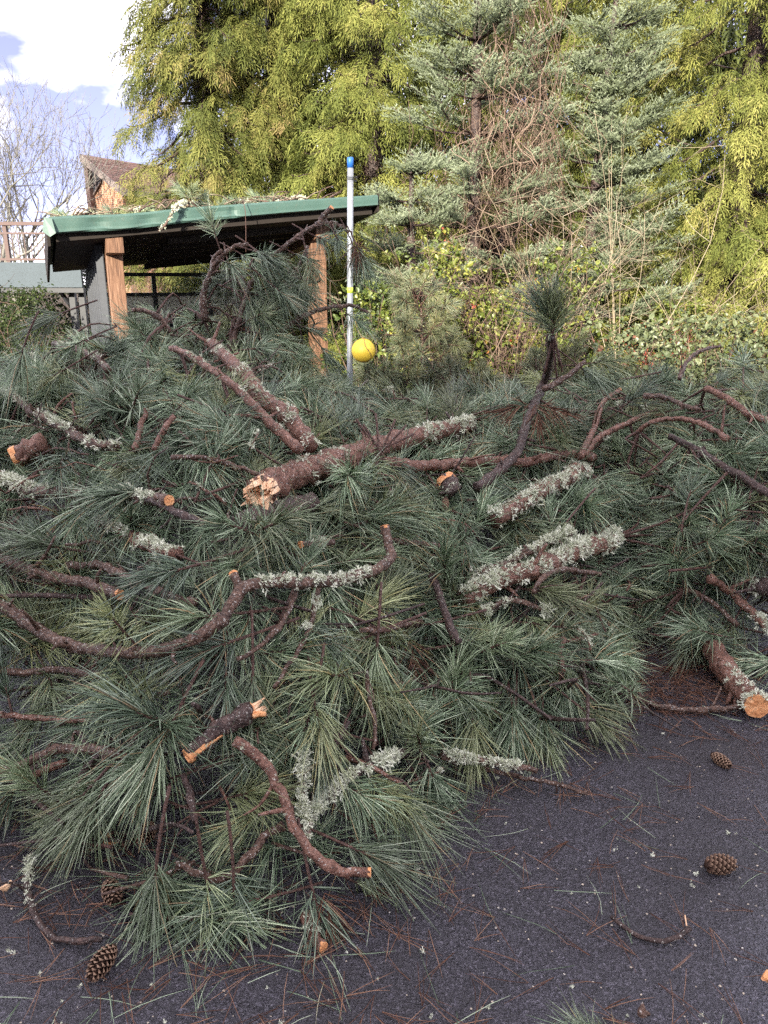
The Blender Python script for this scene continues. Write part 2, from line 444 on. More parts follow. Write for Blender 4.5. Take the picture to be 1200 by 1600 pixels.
# the asphalt lot, very slightly uneven
def asphalt_lot():
    xs = np.concatenate([np.linspace(-40, -5, 15), np.linspace(-4.9, 4.9, 120), np.linspace(5, 40, 15)])
    ys = np.concatenate([np.linspace(-45, 0.6, 18), np.linspace(0.7, 7, 110), np.linspace(7.2, 11.2, 12)])
    X, Y = np.meshgrid(xs, ys)
    Z = 0.004 * np.sin(X * 2.3 + 1.0) * np.sin(Y * 1.9) + 0.003 * np.sin(X * 7.1 + Y * 3) - 0.004
    Z += rng.normal(0, 0.0012, X.shape)
    V = np.stack([X.ravel(), Y.ravel(), Z.ravel()], 1); nx = len(xs)
    i = (np.arange(len(ys) - 1)[:, None] * nx + np.arange(nx - 1)[None]).ravel()
    T = np.concatenate([np.stack([i, i + 1, i + nx + 1], 1), np.stack([i, i + nx + 1, i + nx], 1)])
    return tag(link('asphalt_lot', make_mesh('asphalt_lot', V, T, ASPHALT)), kind='structure')
asphalt_lot()

# unseen stand of tall conifers behind the viewer, sized to keep the lot in shade
SHADE_H = 0.78 + 47.0 * math.tan(SUN_EL) / math.cos(SUN_AZ)
def shade_stand():
    mb = MB()
    for x in np.arange(-60, 61, 1.5):
        h = SHADE_H + 0.4 * math.sin(x * 0.9) + random.uniform(-0.3, 0.3)
        y = -40 + random.uniform(-1, 1)
        prof = [(0, 2.6), (4, 3.0), (9, 2.8), (h - 4, 2.5), (h - 0.9, 2.0), (h, 0.5)]
        V, T, n = [], [], 10
        for z, r in prof:
            for k in range(n):
                a = k / n * 2 * math.pi; rr = r * random.uniform(0.8, 1.2)
                V.append((x + rr * math.cos(a), y + rr * math.sin(a), z + random.uniform(-.2, .2)))
        for i in range(len(prof) - 1):
            for k in range(n):
                a, b = i * n + k, i * n + (k + 1) % n
                T += [(a, b, b + n), (a, b + n, a + n)]
        mb.add(V, T)
    o = mb.build('shading_conifers', LEAF_DARK, tint=True)
    tag(o, 'unseen conifer stand behind the viewer, shading the lot', 'forest', kind='stuff')
shade_stand()

# ------------------------------------------------------------------ open shelter with green metal roof
A = at(78, 350, 8.0); B = at(589, 312, 9.4)
ab = (B - A); ab[2] = 0; AB = ab / np.linalg.norm(ab); LAB = float(np.linalg.norm(ab))
DP = np.array([-AB[1], AB[0], 0.0])                       # away from the viewer
RZ = math.atan2(AB[1], AB[0])
C_ = A + DP * 3.0; C_[2] = 1.84
D_ = B + DP * 3.0; D_[2] = 2.16
def roofp(u, v, dz=0.0):
    """point on the roof plane: u along the front, v to the back"""
    p = (A * (1 - u) + B * u) * (1 - v) + (C_ * (1 - u) + D_ * u) * v
    return p + np.array([0, 0, dz])
shel = thing('shelter', 'open timber shelter with bent green metal roof edge', 'shelter', at(182, 700, 8.6) * [1, 1, 0])
SL = np.array(shel.location)
def sp(mb, name, mat, parent=shel, smooth=False): 
    o = mb.build(name, mat, parent, smooth=smooth)
    return o
def shel_mb(): return MB()
def shift(mb, off):
    mb.V = [v - off for v in mb.V]; return mb
mb = MB(); mb.hexa([roofp(0, .01, -.02), roofp(1, .01, -.02), roofp(1, 1, -.02), roofp(0, 1, -.02)],
                   [roofp(0, .01, .05), roofp(1, .01, .05), roofp(1, 1, .05), roofp(0, 1, .05)])
roof = sp(shift(mb, SL), 'roof', GREEN)
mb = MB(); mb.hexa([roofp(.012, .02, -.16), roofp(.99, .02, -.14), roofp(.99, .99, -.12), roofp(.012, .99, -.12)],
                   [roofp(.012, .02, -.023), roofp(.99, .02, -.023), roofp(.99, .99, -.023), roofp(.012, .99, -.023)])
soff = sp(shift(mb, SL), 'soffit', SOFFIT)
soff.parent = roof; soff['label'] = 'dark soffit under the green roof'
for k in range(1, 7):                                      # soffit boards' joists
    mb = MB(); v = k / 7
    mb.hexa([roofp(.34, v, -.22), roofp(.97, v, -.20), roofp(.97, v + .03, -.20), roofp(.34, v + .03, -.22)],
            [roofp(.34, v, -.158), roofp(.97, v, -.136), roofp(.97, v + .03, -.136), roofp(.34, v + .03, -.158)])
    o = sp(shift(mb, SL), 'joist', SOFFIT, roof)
def fascia():
    """sheet metal fascia with dents, folded over the roof edge"""
    n, m = 120, 8
    prof = [(-0.10, .062), (0.0, .066), (0.03, .045), (.03, .0), (.028, -.05), (.03, -.075), (.012, -.085), (-.04, -.085)]   # out, up
    V = []
    for i in range(n + 1):
        u = i / n
        dent = 0.03 * math.exp(-((u - .27) / .03) ** 2) + 0.035 * math.exp(-((u - .46) / .05) ** 2) + 0.022 * math.exp(-((u - .52) / .012) ** 2) \
            + 0.03 * math.exp(-((u - .13) / .03) ** 2) + .02 * math.exp(-((u - .36) / .02) ** 2)
        cr = 0.004 * math.sin(u * 37) * (1 - u) + 0.003 * math.sin(u * 91 + 1) * (1 - u)
        sag = -0.02 * math.exp(-((u - .2) / .18) ** 2) + 0.004 * math.sin(u * 21) * (1 - u)
        tall = 1.0 - .28 * u
        for k, (o, z) in enumerate(prof):
            w = 1 if 2 <= k <= 5 else 0
            f = (k - 2) / 3.0 if w else 0
            p = roofp(u, 0) - DP * (o + w * (cr * (0.4 + f) - dent * (1 - abs(f - .45)))) + np.array([0, 0, z * tall + sag + w * .4 * dent * f])
            V.append(p)
    T = []
    for i in range(n):
        for k in range(m - 1):
            a, b = i * m + k, (i + 1) * m + k
            T += [(a, b, b + 1), (a, b + 1, a + 1)]
    me = make_mesh('fascia', np.array(V) - SL, T, GREEN, smooth=False)
    o = link('fascia', me, roof)
    md = o.modifiers.new('thick', 'SOLIDIFY'); md.thickness = 0.004
    return o
fascia()['label'] = 'dented green sheet metal fascia along the roof front'
# side fascia, torn and folded down at the front left corner
mb = MB()
mb.hexa([roofp(-.012, .01, -.20), roofp(-.004, .01, -.20), roofp(-.004, 1, -.24), roofp(-.012, 1, -.24)],
        [roofp(-.012, .0, .06), roofp(-.004, .0, .06), roofp(-.004, 1, .06), roofp(-.012, 1, .06)])
sp(shift(mb, SL), 'side_fascia', SOFFIT, roof)
mb = MB()
mb.hexa([roofp(1.001, .0, -.13), roofp(1.008, .0, -.13), roofp(1.008, 1, -.10), roofp(1.001, 1, -.10)],
        [roofp(1.001, .0, .06), roofp(1.008, .0, .06), roofp(1.008, 1, .06), roofp(1.001, 1, .06)])
sp(shift(mb, SL), 'side_fascia', SOFFIT, roof)
mb = MB()                                                   # the folded flap
p = [roofp(-.014, -.012, .06), roofp(.006, -.018, .04), roofp(.012, -.03, -.10), roofp(-.004, -.026, -.13), roofp(-.022, -.012, -.07)]
q = [x + DP * .006 for x in p]
mb.add(p + q, [(0, 1, 2), (0, 2, 3), (0, 3, 4), (5, 7, 6), (5, 8, 7), (5, 9, 8)] + [(i, (i + 1) % 5, (i + 1) % 5 + 5) for i in range(5)] + [(i, (i + 1) % 5 + 5, i + 5) for i in range(5)])
sp(shift(mb, SL), 'torn_flap', GREEN, roof)['label'] = 'torn green metal flap at the roof corner'

def post(px, py, Y, w, z1, name='post', mat=TIMBER, par=shel):
    c = at(px, py, Y)
    mb = MB(); mb.box((c[0], c[1], z1 / 2), (w, w, z1), RZ)
    o = sp(shift(mb, SL), name, mat, par)
    md = o.modifiers.new('bev', 'BEVEL'); md.width = 0.008; md.segments = 2
    return c
PL = post(182, 450, 8.55, 0.17, 1.98)
PR = post(496, 480, 9.75, 0.19, 2.18)
# beam ends and beams running back over the posts
for pc, zt in ((PL, 2.02), (PR, 2.22)):
    f = pc - DP * 0.26; b = pc + DP * 2.5
    s = AB * 0.085
    mb = MB()
    z0f, z0b = zt - .13, zt - .45
    mb.hexa([np.array([*(f - s)[:2], z0f]), np.array([*(f + s)[:2], z0f]), np.array([*(b + s)[:2], z0b]), np.array([*(b - s)[:2], z0b])],
            [np.array([*(f - s)[:2], z0f + .15]), np.array([*(f + s)[:2], z0f + .15]), np.array([*(b + s)[:2], z0b + .15]), np.array([*(b - s)[:2], z0b + .15])])
    sp(shift(mb, SL), 'beam', TIMBER)
# back row
BL = PL + DP * 2.35
ln = float(np.dot(PR - PL, AB))
def back(u, z, v=0.0):
    p = BL + AB * (ln * u) + DP * v
    return np.array([p[0], p[1], z])
for u in (-0.02, 1.0):
    mb = MB(); c = back(u, 0); mb.box((c[0], c[1], .89), (.15, .15, 1.78), RZ); sp(shift(mb, SL), 'post', TIMBER)
# side wall of corrugated sheet, seven ribs each proud of the sheet
wall = None
mb = MB(); n = 56
Vv = []
for i in range(n + 1):
    t = i / n
    p = PL * (1 - t) + BL * t - AB * .10
    ph = (t * 8) % 1
    o = .07 * (1 if .2 < ph < .55 else 0)
    p = p - AB * o
    Vv += [(p[0], p[1], .06), (p[0], p[1], 1.98 - .26 * t)]
T = []
for i in range(n): a = 2 * i; T += [(a, a + 2, a + 3), (a, a + 3, a + 1)]
mb.add(Vv, T)
o = sp(shift(mb, SL), 'corrugated_wall', CORRUG); o.modifiers.new('thick', 'SOLIDIFY').thickness = 0.006
o['label'] = 'weathered grey corrugated metal side wall'
# back glazing: frame bars and panes
zb, zm, z1 = 1.02, 1.44, 1.70
mull = [0.0, 0.30, 0.62, 0.97]
fr = None
for z, h in ((zb, .05), (zm, .045), (z1, .05)):
    mb = MB(); c = (back(0.0, z) + back(.97, z)) / 2
    mb.box(c, (ln * .97, .06, h), RZ); o = sp(shift(mb, SL), 'window_frame', DARKMETAL)
for u in mull[1:]:
    mb = MB(); c = back(u, (zb + z1) / 2); mb.box(c, (.055, .052, z1 - zb - .05), RZ); sp(shift(mb, SL), 'window_frame', DARKMETAL)
for i in range(3):
    for z0, zz, mt in ((zb + .025, zm - .023, FROST), (zm + .023, z1 - .025, GLASS)):
        u0, u1 = mull[i] + .012, mull[i + 1] - .012
        mb = MB(); c = (back(u0, (z0 + zz) / 2) + back(u1, (z0 + zz) / 2)) / 2
        mb.box(c, (ln * (u1 - u0), .008, zz - z0), RZ)
        sp(shift(mb, SL), 'pane', mt)['label'] = 'frosted lower window pane' if mt is FROST else 'clear upper window pane'
# low brick wall below the glazing, brick by brick
mb = MB(); c = (back(0, .48) + back(.97, .48)) / 2
mb.box(c, (ln * .97, .17, .96), RZ)
bw = sp(shift(mb, SL), 'brick_base', MORTAR)
bm = MB().box((0, 0, 0), (.205, .03, .068)).mesh('brick', BRICK1)
nb = int(ln * .95 / .217)
for r_ in range(13):
    for k in range(nb):
        u = (k + .5 + (.5 if r_ % 2 else 0)) * .217 / ln
        if u > .96: continue
        p = back(u, .045 + r_ * .0755) - DP * .086
        o = link('brick', bm, bw, p - SL); o.rotation_euler = (random.uniform(-.01, .01), 0, RZ)
# bench of orange boards inside
bench = thing('bench', 'orange wooden bench inside the shelter behind the pine boughs', 'bench', (back(.45, 0) - DP * .55))
def bb(name, u, v, z, size):
    p = BL + AB * (ln * u) - DP * v; mb = MB(); mb.box(np.array([p[0], p[1], z]) - np.array(bench.location), size, RZ)
    mb.build(name, TIMBER, bench)
for k in range(3): bb('seat_slat', .45, .42 + .12 * k, .46, (1.3, .10, .035))
for k in range(3): bb('back_slat', .45, .30, .60 + .13 * k, (1.3, .03, .10))
for u in (.30, .60):
    bb('leg', u, .62, .22, (.06, .07, .44)); bb('leg', u, .32, .42, (.06, .025, .84))

# ------------------------------------------------------------------ tetherball pole and ball
pb = at(546, 700, 7.0); pb[2] = 0
ptop = at(547.5, 262, 7.0)
pole = thing('tetherball_pole', 'tall galvanised steel pole with blue cap beside the yellow ball', 'pole', pb)
mb = MB(); top = ptop - pb
P = [np.array([0, 0, 0]), top * .25, top * .5, top * .75, top]
mb.tube(P, .0265, 20); mb.build('shaft', GALV, pole, smooth=True)
mb = MB(); mb.tube([top - [0, 0, .002], top + [0, 0, .075], top + [0, 0, .08]], [.0275, .0275, .022], 20); mb.build('cap', BLUECAP, pole, smooth=True)
mb = MB()
a = np.linspace(0, 2 * math.pi, 16)
for dz in (-.07, -.085):
    mb.tube(np.stack([.03 * np.cos(a) + top[0], .03 * np.sin(a) + top[1], top[2] + dz + .006 * np.sin(a)], 1), .0028, 5)
mb.tube(spline([top + [.03, -.01, -.08], top + [.055, -.02, -.07], top + [.05, -.02, -.11], top + [.034, -.01, -.10]], .01), .0028, 5)
mb.build('wire_hook', DARKMETAL, pole)
mb = MB(); h = top[2] * .60; mb.tube([top * .598, top * .618], .0272, 20); mb.build('tape_band', paint('lime_tape', (.45, .6, .06)), pole, smooth=True)
bc = at(568, 548, 6.97); br = 18.5 * mpp(bc)
ball = thing('tetherball', 'yellow rubber tetherball hanging against the steel pole', 'ball', bc)
def ball_mesh():
    nu, nv = 48, 28; V = []; 
    for j in range(nv + 1):
        th = math.pi * j / nv
        for i in range(nu):
            ph = 2 * math.pi * i / nu
            d = np.array([math.sin(th) * math.cos(ph), math.sin(th) * math.sin(ph), math.cos(th)])
            g = 1.0
            s1 = abs(d[0] * .8 + d[1] * .45 + .25 * math.sin(3 * d[2])); s2 = abs(d[2] * .75 - d[1] * .4 + .48)
            g -= .018 * math.exp(-(s1 / .035) ** 2) + .018 * math.exp(-(s2 / .035) ** 2)
            V.append(d * br * g)
    T = []
    for j in range(nv):
        for i in range(nu):
            a, b = j * nu + i, j * nu + (i + 1) % nu
            T += [(a, a + nu, b + nu), (a, b + nu, b)]
    return np.array(V), np.array(T)
V, T = ball_mesh(); cc = V[T].mean(1) / br
s1 = np.abs(cc[:, 0] * .8 + cc[:, 1] * .45 + .25 * np.sin(3 * cc[:, 2])); s2 = np.abs(cc[:, 2] * .75 - cc[:, 1] * .4 + .48)
mi = ((s1 < .05) | (s2 < .05)).astype(int)
link('skin', make_mesh('skin', V, T, [BALLY, SEAM], mi), ball)
mb = MB(); t0 = ptop + np.array([.034, -.01, -.09]) - bc
t0 = ptop + np.array([.004, .034, -.09]) - bc; mb.tube(spline([t0, t0 * .6 + [-.045, .02, 0], t0 * .3 + [-.075, .03, 0], np.array([-.05, .03, br * 1.7]), np.array([0, 0, br * .99])], .1), .003, 5); mb.build('cord', SEAM, ball)
mb = MB(); mb.tube([[0, 0, br * .97], [0, 0, br * 1.08]], .012, 10); mb.build('loop', SEAM, ball)

# ------------------------------------------------------------------ raised walkway, left
YD = 15.0
wk = thing('raised_walkway', 'raised walkway with brown railing and pale blue-grey edge beam', 'walkway', at(60, 700, YD) * [1, 1, 0])
WL = np.array(wk.location)
def wpart(name, mat, fn, parent=wk):
    mb = MB(); fn(mb); return shift(mb, WL).build(name, mat, parent)
xl, xr = at(-140, 430, YD)[0], at(128, 430, YD)[0]
zt, zb_ = at(60, 410, YD)[2], at(60, 449, YD)[2]
wpart('edge_beam', BLUEGREY, lambda m: m.box(((xl + xr) / 2, YD, (zt + zb_) / 2), (xr - xl, .09, zt - zb_)))
wpart('deck', DARKMETAL, lambda m: m.box(((xl + xr) / 2, YD + 1.1, zt - .10), (xr - xl, 2.1, .12)))
wpart('lower_beam', DARKMETAL, lambda m: m.box(((xl + xr) / 2, YD + .05, zb_ - .05), (xr - xl, .12, .09)))
zr = at(40, 349, YD)[2]; zl = at(40, 405, YD)[2]; zm2 = at(40, 364, YD)[2]
wpart('top_rail', RAILBROWN, lambda m: m.box(((xl + xr) / 2 - .05, YD + .1, zr), (xr - xl, .10, .06)))
wpart('middle_rail', RAILBROWN, lambda m: m.box(((xl + xr) / 2 - .05, YD + .1, zm2), (xr - xl, .04, .035)))
wpart('bottom_rail', RAILBROWN, lambda m: m.box(((xl + xr) / 2 - .05, YD + .1, zl), (xr - xl, .05, .04)))
for px in (-120, 10, 140):
    x = at(px, 380, YD + .1)[0]
    wpart('rail_post', RAILBROWN, lambda m: m.box((x, YD + .12, (zr + zt) / 2), (.07, .07, zr - zt)))
x = xl + .1
while x < xr:
    wpart('baluster', RAILBROWN, lambda m: m.box((x, YD + .1, (zm2 + zl) / 2), (.014, .014, zm2 - zl)))
    x += .115
for px in (106, 121):
    x = at(px, 480, YD)[0]
    wpart('support_post', DARKMETAL, lambda m: m.box((x, YD + .3, zb_ / 2), (.11, .11, zb_ - .02)))
p0, p1 = at(92, 452, YD + .3), at(108, 475, YD + .3)
wpart('brace', DARKMETAL, lambda m: m.tube([p0, p1], .04, 4))

# ------------------------------------------------------------------ brick house far left
HY = 32.0
ap = at(132, 246, HY)
rd = np.array([.52, .854, 0]); wv = np.array([.854, -.52, 0])
hs = thing('brick_house', 'brick house gable with brown shingle roof above the shelter', 'house', (ap[0], ap[1], 0))
def hp(x, y, z): return wv * x + rd * y + np.array([0, 0, z])
H0z = ap[2]; sl = .62; HWd = 2.05
def hexa2(pts_fn, mats, name, parent=hs):
    mb = MB(); mb.hexa(*pts_fn); return mb.build(name, mats, parent)
zz = H0z - .16
mb = MB()
prof = [(0.12, 0), (HWd - .4, 0), (HWd - .4, zz - (HWd - .4) * sl), (0.12, zz - .12 * sl)]
f = [hp(x, .22, z) for x, z in prof]; b = [hp(x, 9, z) for x, z in prof]
mb.add(f + b, [(0, 1, 2), (0, 2, 3), (4, 6, 5), (4, 7, 6), (0, 4, 5), (0, 5, 1), (1, 5, 6), (1, 6, 2), (3, 2, 6), (3, 6, 7), (0, 3, 7), (0, 7, 4)])
hw = mb.build('wall', BRICK, hs)
mb = MB(); mb.hexa([hp(-.12, 0, 0), hp(.10, 0, 0), hp(.10, 9, 0), hp(-.12, 9, 0)], [hp(-.12, 0, zz + .02), hp(.10, 0, zz - .08), hp(.10, 9, zz - .08), hp(-.12, 9, zz + .02)])
mb.build('end_wall', RAILBROWN, hs)
def rp(x, y, dz): return hp(x, y, H0z - x * sl + dz)
mb = MB(); mb.hexa([rp(-.15, -.05, -.15), rp(HWd, -.05, -.15), rp(HWd, 9, -.15), rp(-.15, 9, -.15)], [rp(-.15, -.05, 0), rp(HWd, -.05, 0), rp(HWd, 9, 0), rp(-.15, 9, 0)])
hr = mb.build('roof', TRIM, hs)
nrow = 14
for k in range(nrow):
    x0, x1 = -.17 + (HWd + .2) * k / nrow, -.17 + (HWd + .2) * (k + 1.15) / nrow
    y = -.03
    while y < 8.9:
        w = random.uniform(.5, .9)
        mb = MB(); a_, b_ = .018 + random.uniform(0, .006), .034 + random.uniform(0, .012)
        mb.hexa([rp(x0, y, .003), rp(x1, y, .003), rp(x1, y + w - .03, .003), rp(x0, y + w - .03, .003)],
                [rp(x0, y, a_), rp(x1, y, b_), rp(x1, y + w - .03, b_), rp(x0, y + w - .03, a_)])
        if y < 6.5: mb.build('shingle', SHINGLE, hr)
        y += w
mb = MB(); mb.hexa([rp(-.16, -.10, -.24), rp(HWd, -.10, -.24), rp(HWd, -.055, -.24), rp(-.16, -.055, -.24)], [rp(-.16, -.10, .04), rp(HWd, -.10, .04), rp(HWd, -.055, .04), rp(-.16, -.055, .04)])
mb.build('rake_board', TRIM, hr)
mb = MB(); mb.hexa([hp(HWd + .002, -.08, H0z - HWd * sl - .2), hp(HWd + .06, -.08, H0z - HWd * sl - .2), hp(HWd + .06, 9, H0z - HWd * sl - .2), hp(HWd + .002, 9, H0z - HWd * sl - .2)],
                   [hp(HWd + .002, -.08, H0z - HWd * sl + .02), hp(HWd + .06, -.08, H0z - HWd * sl + .02), hp(HWd + .06, 9, H0z - HWd * sl + .02), hp(HWd + .002, 9, H0z - HWd * sl + .02)])
mb.build('eave_board', TRIM, hr)
# slanted gable window below the rake
def gp(x, z, o=.17): return hp(x, o, z)
mb = MB(); a = [gp(.14, zz - .28), gp(.14, zz - 1.15), gp(.62, zz - .72), gp(.62, zz - .52)]
mb.add(a + [x - rd * .02 for x in a], [(4, 5, 6), (4, 6, 7)]); win = mb.build('window', DARKMETAL, hs)
for x0, z0, x1, z1_ in ((.14, zz - 1.15, .62, zz - .72), (.14, zz - .85, .62, zz - .60), (.34, zz - .97, .34, zz - .40)):
    mb = MB(); mb.tube([gp(x0, z0, .13), gp(x1, z1_, .13)], .03, 4); mb.build('frame', TRIM, win)

# ================================================================== TREES AND SHRUBS
def tri_leaf(base, d, side, L, w):
    """a small pointed leaf: two triangles"""
    return [base - side * w * .25, base + d * L * .5 + side * w, base + d * L, base + d * L * .5 - side * w], [(0, 1, 3), (1, 2, 3)]
def cedar_spray(seed):
    r = np.random.default_rng(seed); V, T, C = [], [], []
    n = 15
    def axis(s): return np.array([.30 * (1 - math.exp(-1.7 * s)), .03 * math.sin(s * 3 + seed), -.34 * s ** 1.5 + .04 * s])
    for i in range(n):
        s = (i + .6) / n; p = axis(s); t = axis(s + .02) - axis(s - .02); t /= np.linalg.norm(t)
        sd = 1 if i % 2 else -1
        lat = np.array([0, sd, 0]) + r.normal(0, .25, 3)
        d = t * .75 + lat * .65 + np.array([0, 0, -.2]); d /= np.linalg.norm(d)
        L = (.17 * (1 - .65 * s) + .03) * r.uniform(.75, 1.25)
        m = max(2, int(L / .040))
        nrm = np.cross(d, t); nrm /= np.linalg.norm(nrm) + 1e-6
        sv = np.cross(nrm, d)
        c0 = r.uniform(-.12, .12)
        for k in range(m):
            q = p + d * L * (k / m) + np.array([0, 0, -.25 * (L * k / m) ** 2 / .17])
            for ss in ((1, -1) if k < m - 1 else (0,)):
                dd = d * .75 + sv * ss * .6 + np.array([0, 0, -.3]) + r.normal(0, .12, 3); dd /= np.linalg.norm(dd)
                sw = np.cross(dd, nrm + r.normal(0, .4, 3)); sw /= np.linalg.norm(sw) + 1e-6
                l = r.uniform(.048, .098); n0 = len(V)
                V += [q, q + dd * l * .4 + sw * .0112, q + dd * l]; T.append((n0, n0 + 1, n0 + 2))
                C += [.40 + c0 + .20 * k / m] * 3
    return np.array(V), np.array(T), np.array(C)
CSPRAY = [cedar_spray(i) for i in range(5)]

def cedar(label, px, Y, R0, mat, hmax=7.2, nl=150, base=.35, tint=0.0, ragged=.25, front=True):
    c = at(px, 600, Y); c[2] = 0
    t = thing('cedar_tree', label, 'tree', c, 'cedar trees behind the lot')
    mb = MB(); mb.tube(spline([[0, 0, -.1], [.03, .02, 2], [-.03, 0, 5], [0, .02, hmax + 2.5]], .6), np.linspace(.28, .05, len(spline([[0, 0, -.1], [.03, .02, 2], [-.03, 0, 5], [0, .02, hmax + 2.5]], .6))), 9, rough=.06)
    mb.build('trunk', BARK_DARK, t, smooth=True)
    lm = MB(); pos, X, tn, sc = [], [], [], []
    for i in range(int(nl * .84)):
        z = base + (hmax - base) * ((i + random.random()) / (nl * .84))
        az = random.gauss(-math.pi / 2, 1.15) if front else random.uniform(0, 2 * math.pi)
        Rz = R0 * (1 - (z / 13.5) ** 1.6) * random.uniform(1 - ragged, 1 + ragged * .6)
        o = np.array([math.cos(az), math.sin(az), 0])
        P = spline([np.array([0, 0, z + .25]), o * Rz * .35 + [0, 0, z + .2], o * Rz * .75 + [0, 0, z - .1], o * Rz + [0, 0, z - .22], o * (Rz + .12) + [0, 0, z - .2]], .18)
        lm.tube(P, np.linspace(.028, .006, len(P)), 5)
        lt = random.uniform(-.2, .24) + tint
        ns = int((7 + Rz * 5) * 1.55)
        for k in range(ns):
            u = random.uniform(.15, 1.0) ** .75
            q = P[min(len(P) - 1, int(u * (len(P) - 1)))]
            a2 = az + random.gauss(0, .75)
            d = np.array([math.cos(a2), math.sin(a2), random.uniform(-.15, .15)])
            pos.append(q + np.array([-o[1], o[0], 0]) * random.gauss(0, .17) + [0, 0, random.gauss(0, .08)])
            X.append(d); tn.append(.5 + lt + random.gauss(0, .09)); sc.append(random.uniform(.65, 1.3))
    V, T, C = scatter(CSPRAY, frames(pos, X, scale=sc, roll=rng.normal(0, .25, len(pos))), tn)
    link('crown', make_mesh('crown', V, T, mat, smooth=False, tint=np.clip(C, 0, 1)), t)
    tag(lm.build('branch_framework', BARK_DARK, t, smooth=True), kind='stuff')
    return t
cedar('olive cedar at the clump edge beside the open sky', 350, 13.6, 1.4, CEDAR, nl=140, tint=.03)
cedar('olive cedar rising behind the green shelter roof', 450, 14.6, 1.9, CEDAR, nl=140, tint=.02)
cedar('yellow green cedar behind the steel pole', 585, 13.4, 1.55, CEDAR_Y, nl=125, tint=-.02)
cedar('dark cedar half hidden behind the vine tangle', 760, 16.0, 2.3, CEDAR, nl=90, tint=-.12)
cedar('bright cedar behind the pale bare shrub', 955, 14.6, 1.8, CEDAR_Y, nl=115, tint=.03)
cedar('bright yellow green cedar with drooping sprays at the lot corner', 1120, 12.6, 1.55, CEDAR_Y, nl=110, tint=.08)
cedar('bright cedar cut by the right picture edge', 1265, 13.6, 1.6, CEDAR_Y, nl=85, tint=.05)

# a row of far, dark trees closing the gaps
def far_row():
    pos, X, tn, sc = [], [], [], []
    for i in range(2700):
        x = random.uniform(-4.6, 12); y = random.uniform(18.5, 20.5); z = random.uniform(.2, 8.6)
        if x < -3.9 + .06 * z: continue
        pos.append((x, y, z)); a = random.gauss(-math.pi / 2, .9); X.append((math.cos(a), math.sin(a), 0)); tn.append(random.uniform(.0, .3)); sc.append(random.uniform(3.0, 4.6))
    V, T, C = scatter(CSPRAY[:2], frames(pos, X, scale=sc), tn)
    o = link('far_treeline', make_mesh('far_treeline', V, T, CEDAR, smooth=False, tint=np.clip(C, 0, 1)))
    tag(o, 'dark mass of trees closing the gaps far behind the cedars', 'treeline', kind='stuff')
far_row()

def fir_spray(seed):
    r = np.random.default_rng(seed); V, T, C = [], [], []
    shoots = [(np.array([0, 0, 0.]), np.array([1, 0, .05]), .46)]
    for i in range(9):
        s = .05 + i * .042; sd = 1 if i % 2 else -1
        d = np.array([.72, sd * .68, .06 + r.normal(0, .12)]); shoots.append((np.array([s, 0, .01]), d / np.linalg.norm(d), (.20 * (1 - s * 1.3) + .06) * r.uniform(.8, 1.2)))
    for b, d, L in shoots:
        m = int(L / .021)
        side = np.cross(d, [0, 0, 1.]); side /= np.linalg.norm(side); up = np.cross(side, d)
        for k in range(m):
            q = b + d * L * k / m; a = r.uniform(-.35, math.pi + .35)
            o = side * math.cos(a) + up * math.sin(a)
            dd = d * .62 + o * .8; dd /= np.linalg.norm(dd); w = np.cross(dd, o); w /= np.linalg.norm(w) + 1e-6
            n0 = len(V); l = r.uniform(.028, .044)
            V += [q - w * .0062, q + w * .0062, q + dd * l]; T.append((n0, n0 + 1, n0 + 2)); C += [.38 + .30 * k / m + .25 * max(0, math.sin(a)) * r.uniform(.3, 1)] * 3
    return np.array(V), np.array(T), np.array(C)
FSPRAY = [fir_spray(50 + i) for i in range(3)]
def fir(label, px, Y, R0, h, n_whorl, per, tint=0.0, lean=0.0, zmin=.5, upt=.25):
    c = at(px, 600, Y); c[2] = 0
    t = thing('fir_tree', label, 'tree', c, 'young firs between the cedars')
    P = spline([[0, 0, -.1], [lean * .3, 0, h * .4], [lean, 0, h]], .5)
    MB().tube(P, np.linspace(.13, .02, len(P)), 8).build('trunk', BARK_DARK, t, smooth=True)
    lm = MB(); pos, X, tn, sc = [], [], [], []
    for w in range(n_whorl):
        z = zmin + (h - zmin) * (w + random.random() * .5) / n_whorl
        for k in range(per):
            az = random.gauss(-math.pi / 2, 1.2)
            L = R0 * (1 - .75 * z / h) * random.uniform(.6, 1.2)
            o = np.array([math.cos(az), math.sin(az), 0]); b = np.array([lean * z / h, 0, z])
            Q = spline([b, b + o * L * .5 + [0, 0, .03 * L], b + o * L + [0, 0, upt * L]], .12)
            lm.tube(Q, np.linspace(.018, .005, len(Q)), 5)
            for j in range(int(5 + L * 8)):
                u = random.uniform(.35, 1); q = Q[int(u * (len(Q) - 1))]
                a2 = az + random.gauss(0, .6); pos.append(q); X.append((math.cos(a2), math.sin(a2), random.uniform(.0, .5)))
                tn.append(.5 + tint + random.gauss(0, .08) + .1 * (u - .5)); sc.append(random.uniform(.65, 1.1))
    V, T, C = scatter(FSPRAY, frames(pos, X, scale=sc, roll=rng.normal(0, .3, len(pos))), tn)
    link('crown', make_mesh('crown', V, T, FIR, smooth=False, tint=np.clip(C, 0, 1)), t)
    tag(lm.build('branch_framework', BARK_DARK, t, smooth=True), kind='stuff')
fir('blue grey fir hung with a brown vine tangle', 735, 11.6, 1.55, 7.5, 17, 6, .05, -.1)
fir('small blue grey fir behind the yellow ball', 640, 10.9, 1.0, 3.2, 8, 5, .05, zmin=.6)
fir('thin grey green fir with reaching limbs beside the bare shrub', 900, 12.0, 1.5, 6.0, 14, 6, .0, .2, 1.0, .3)

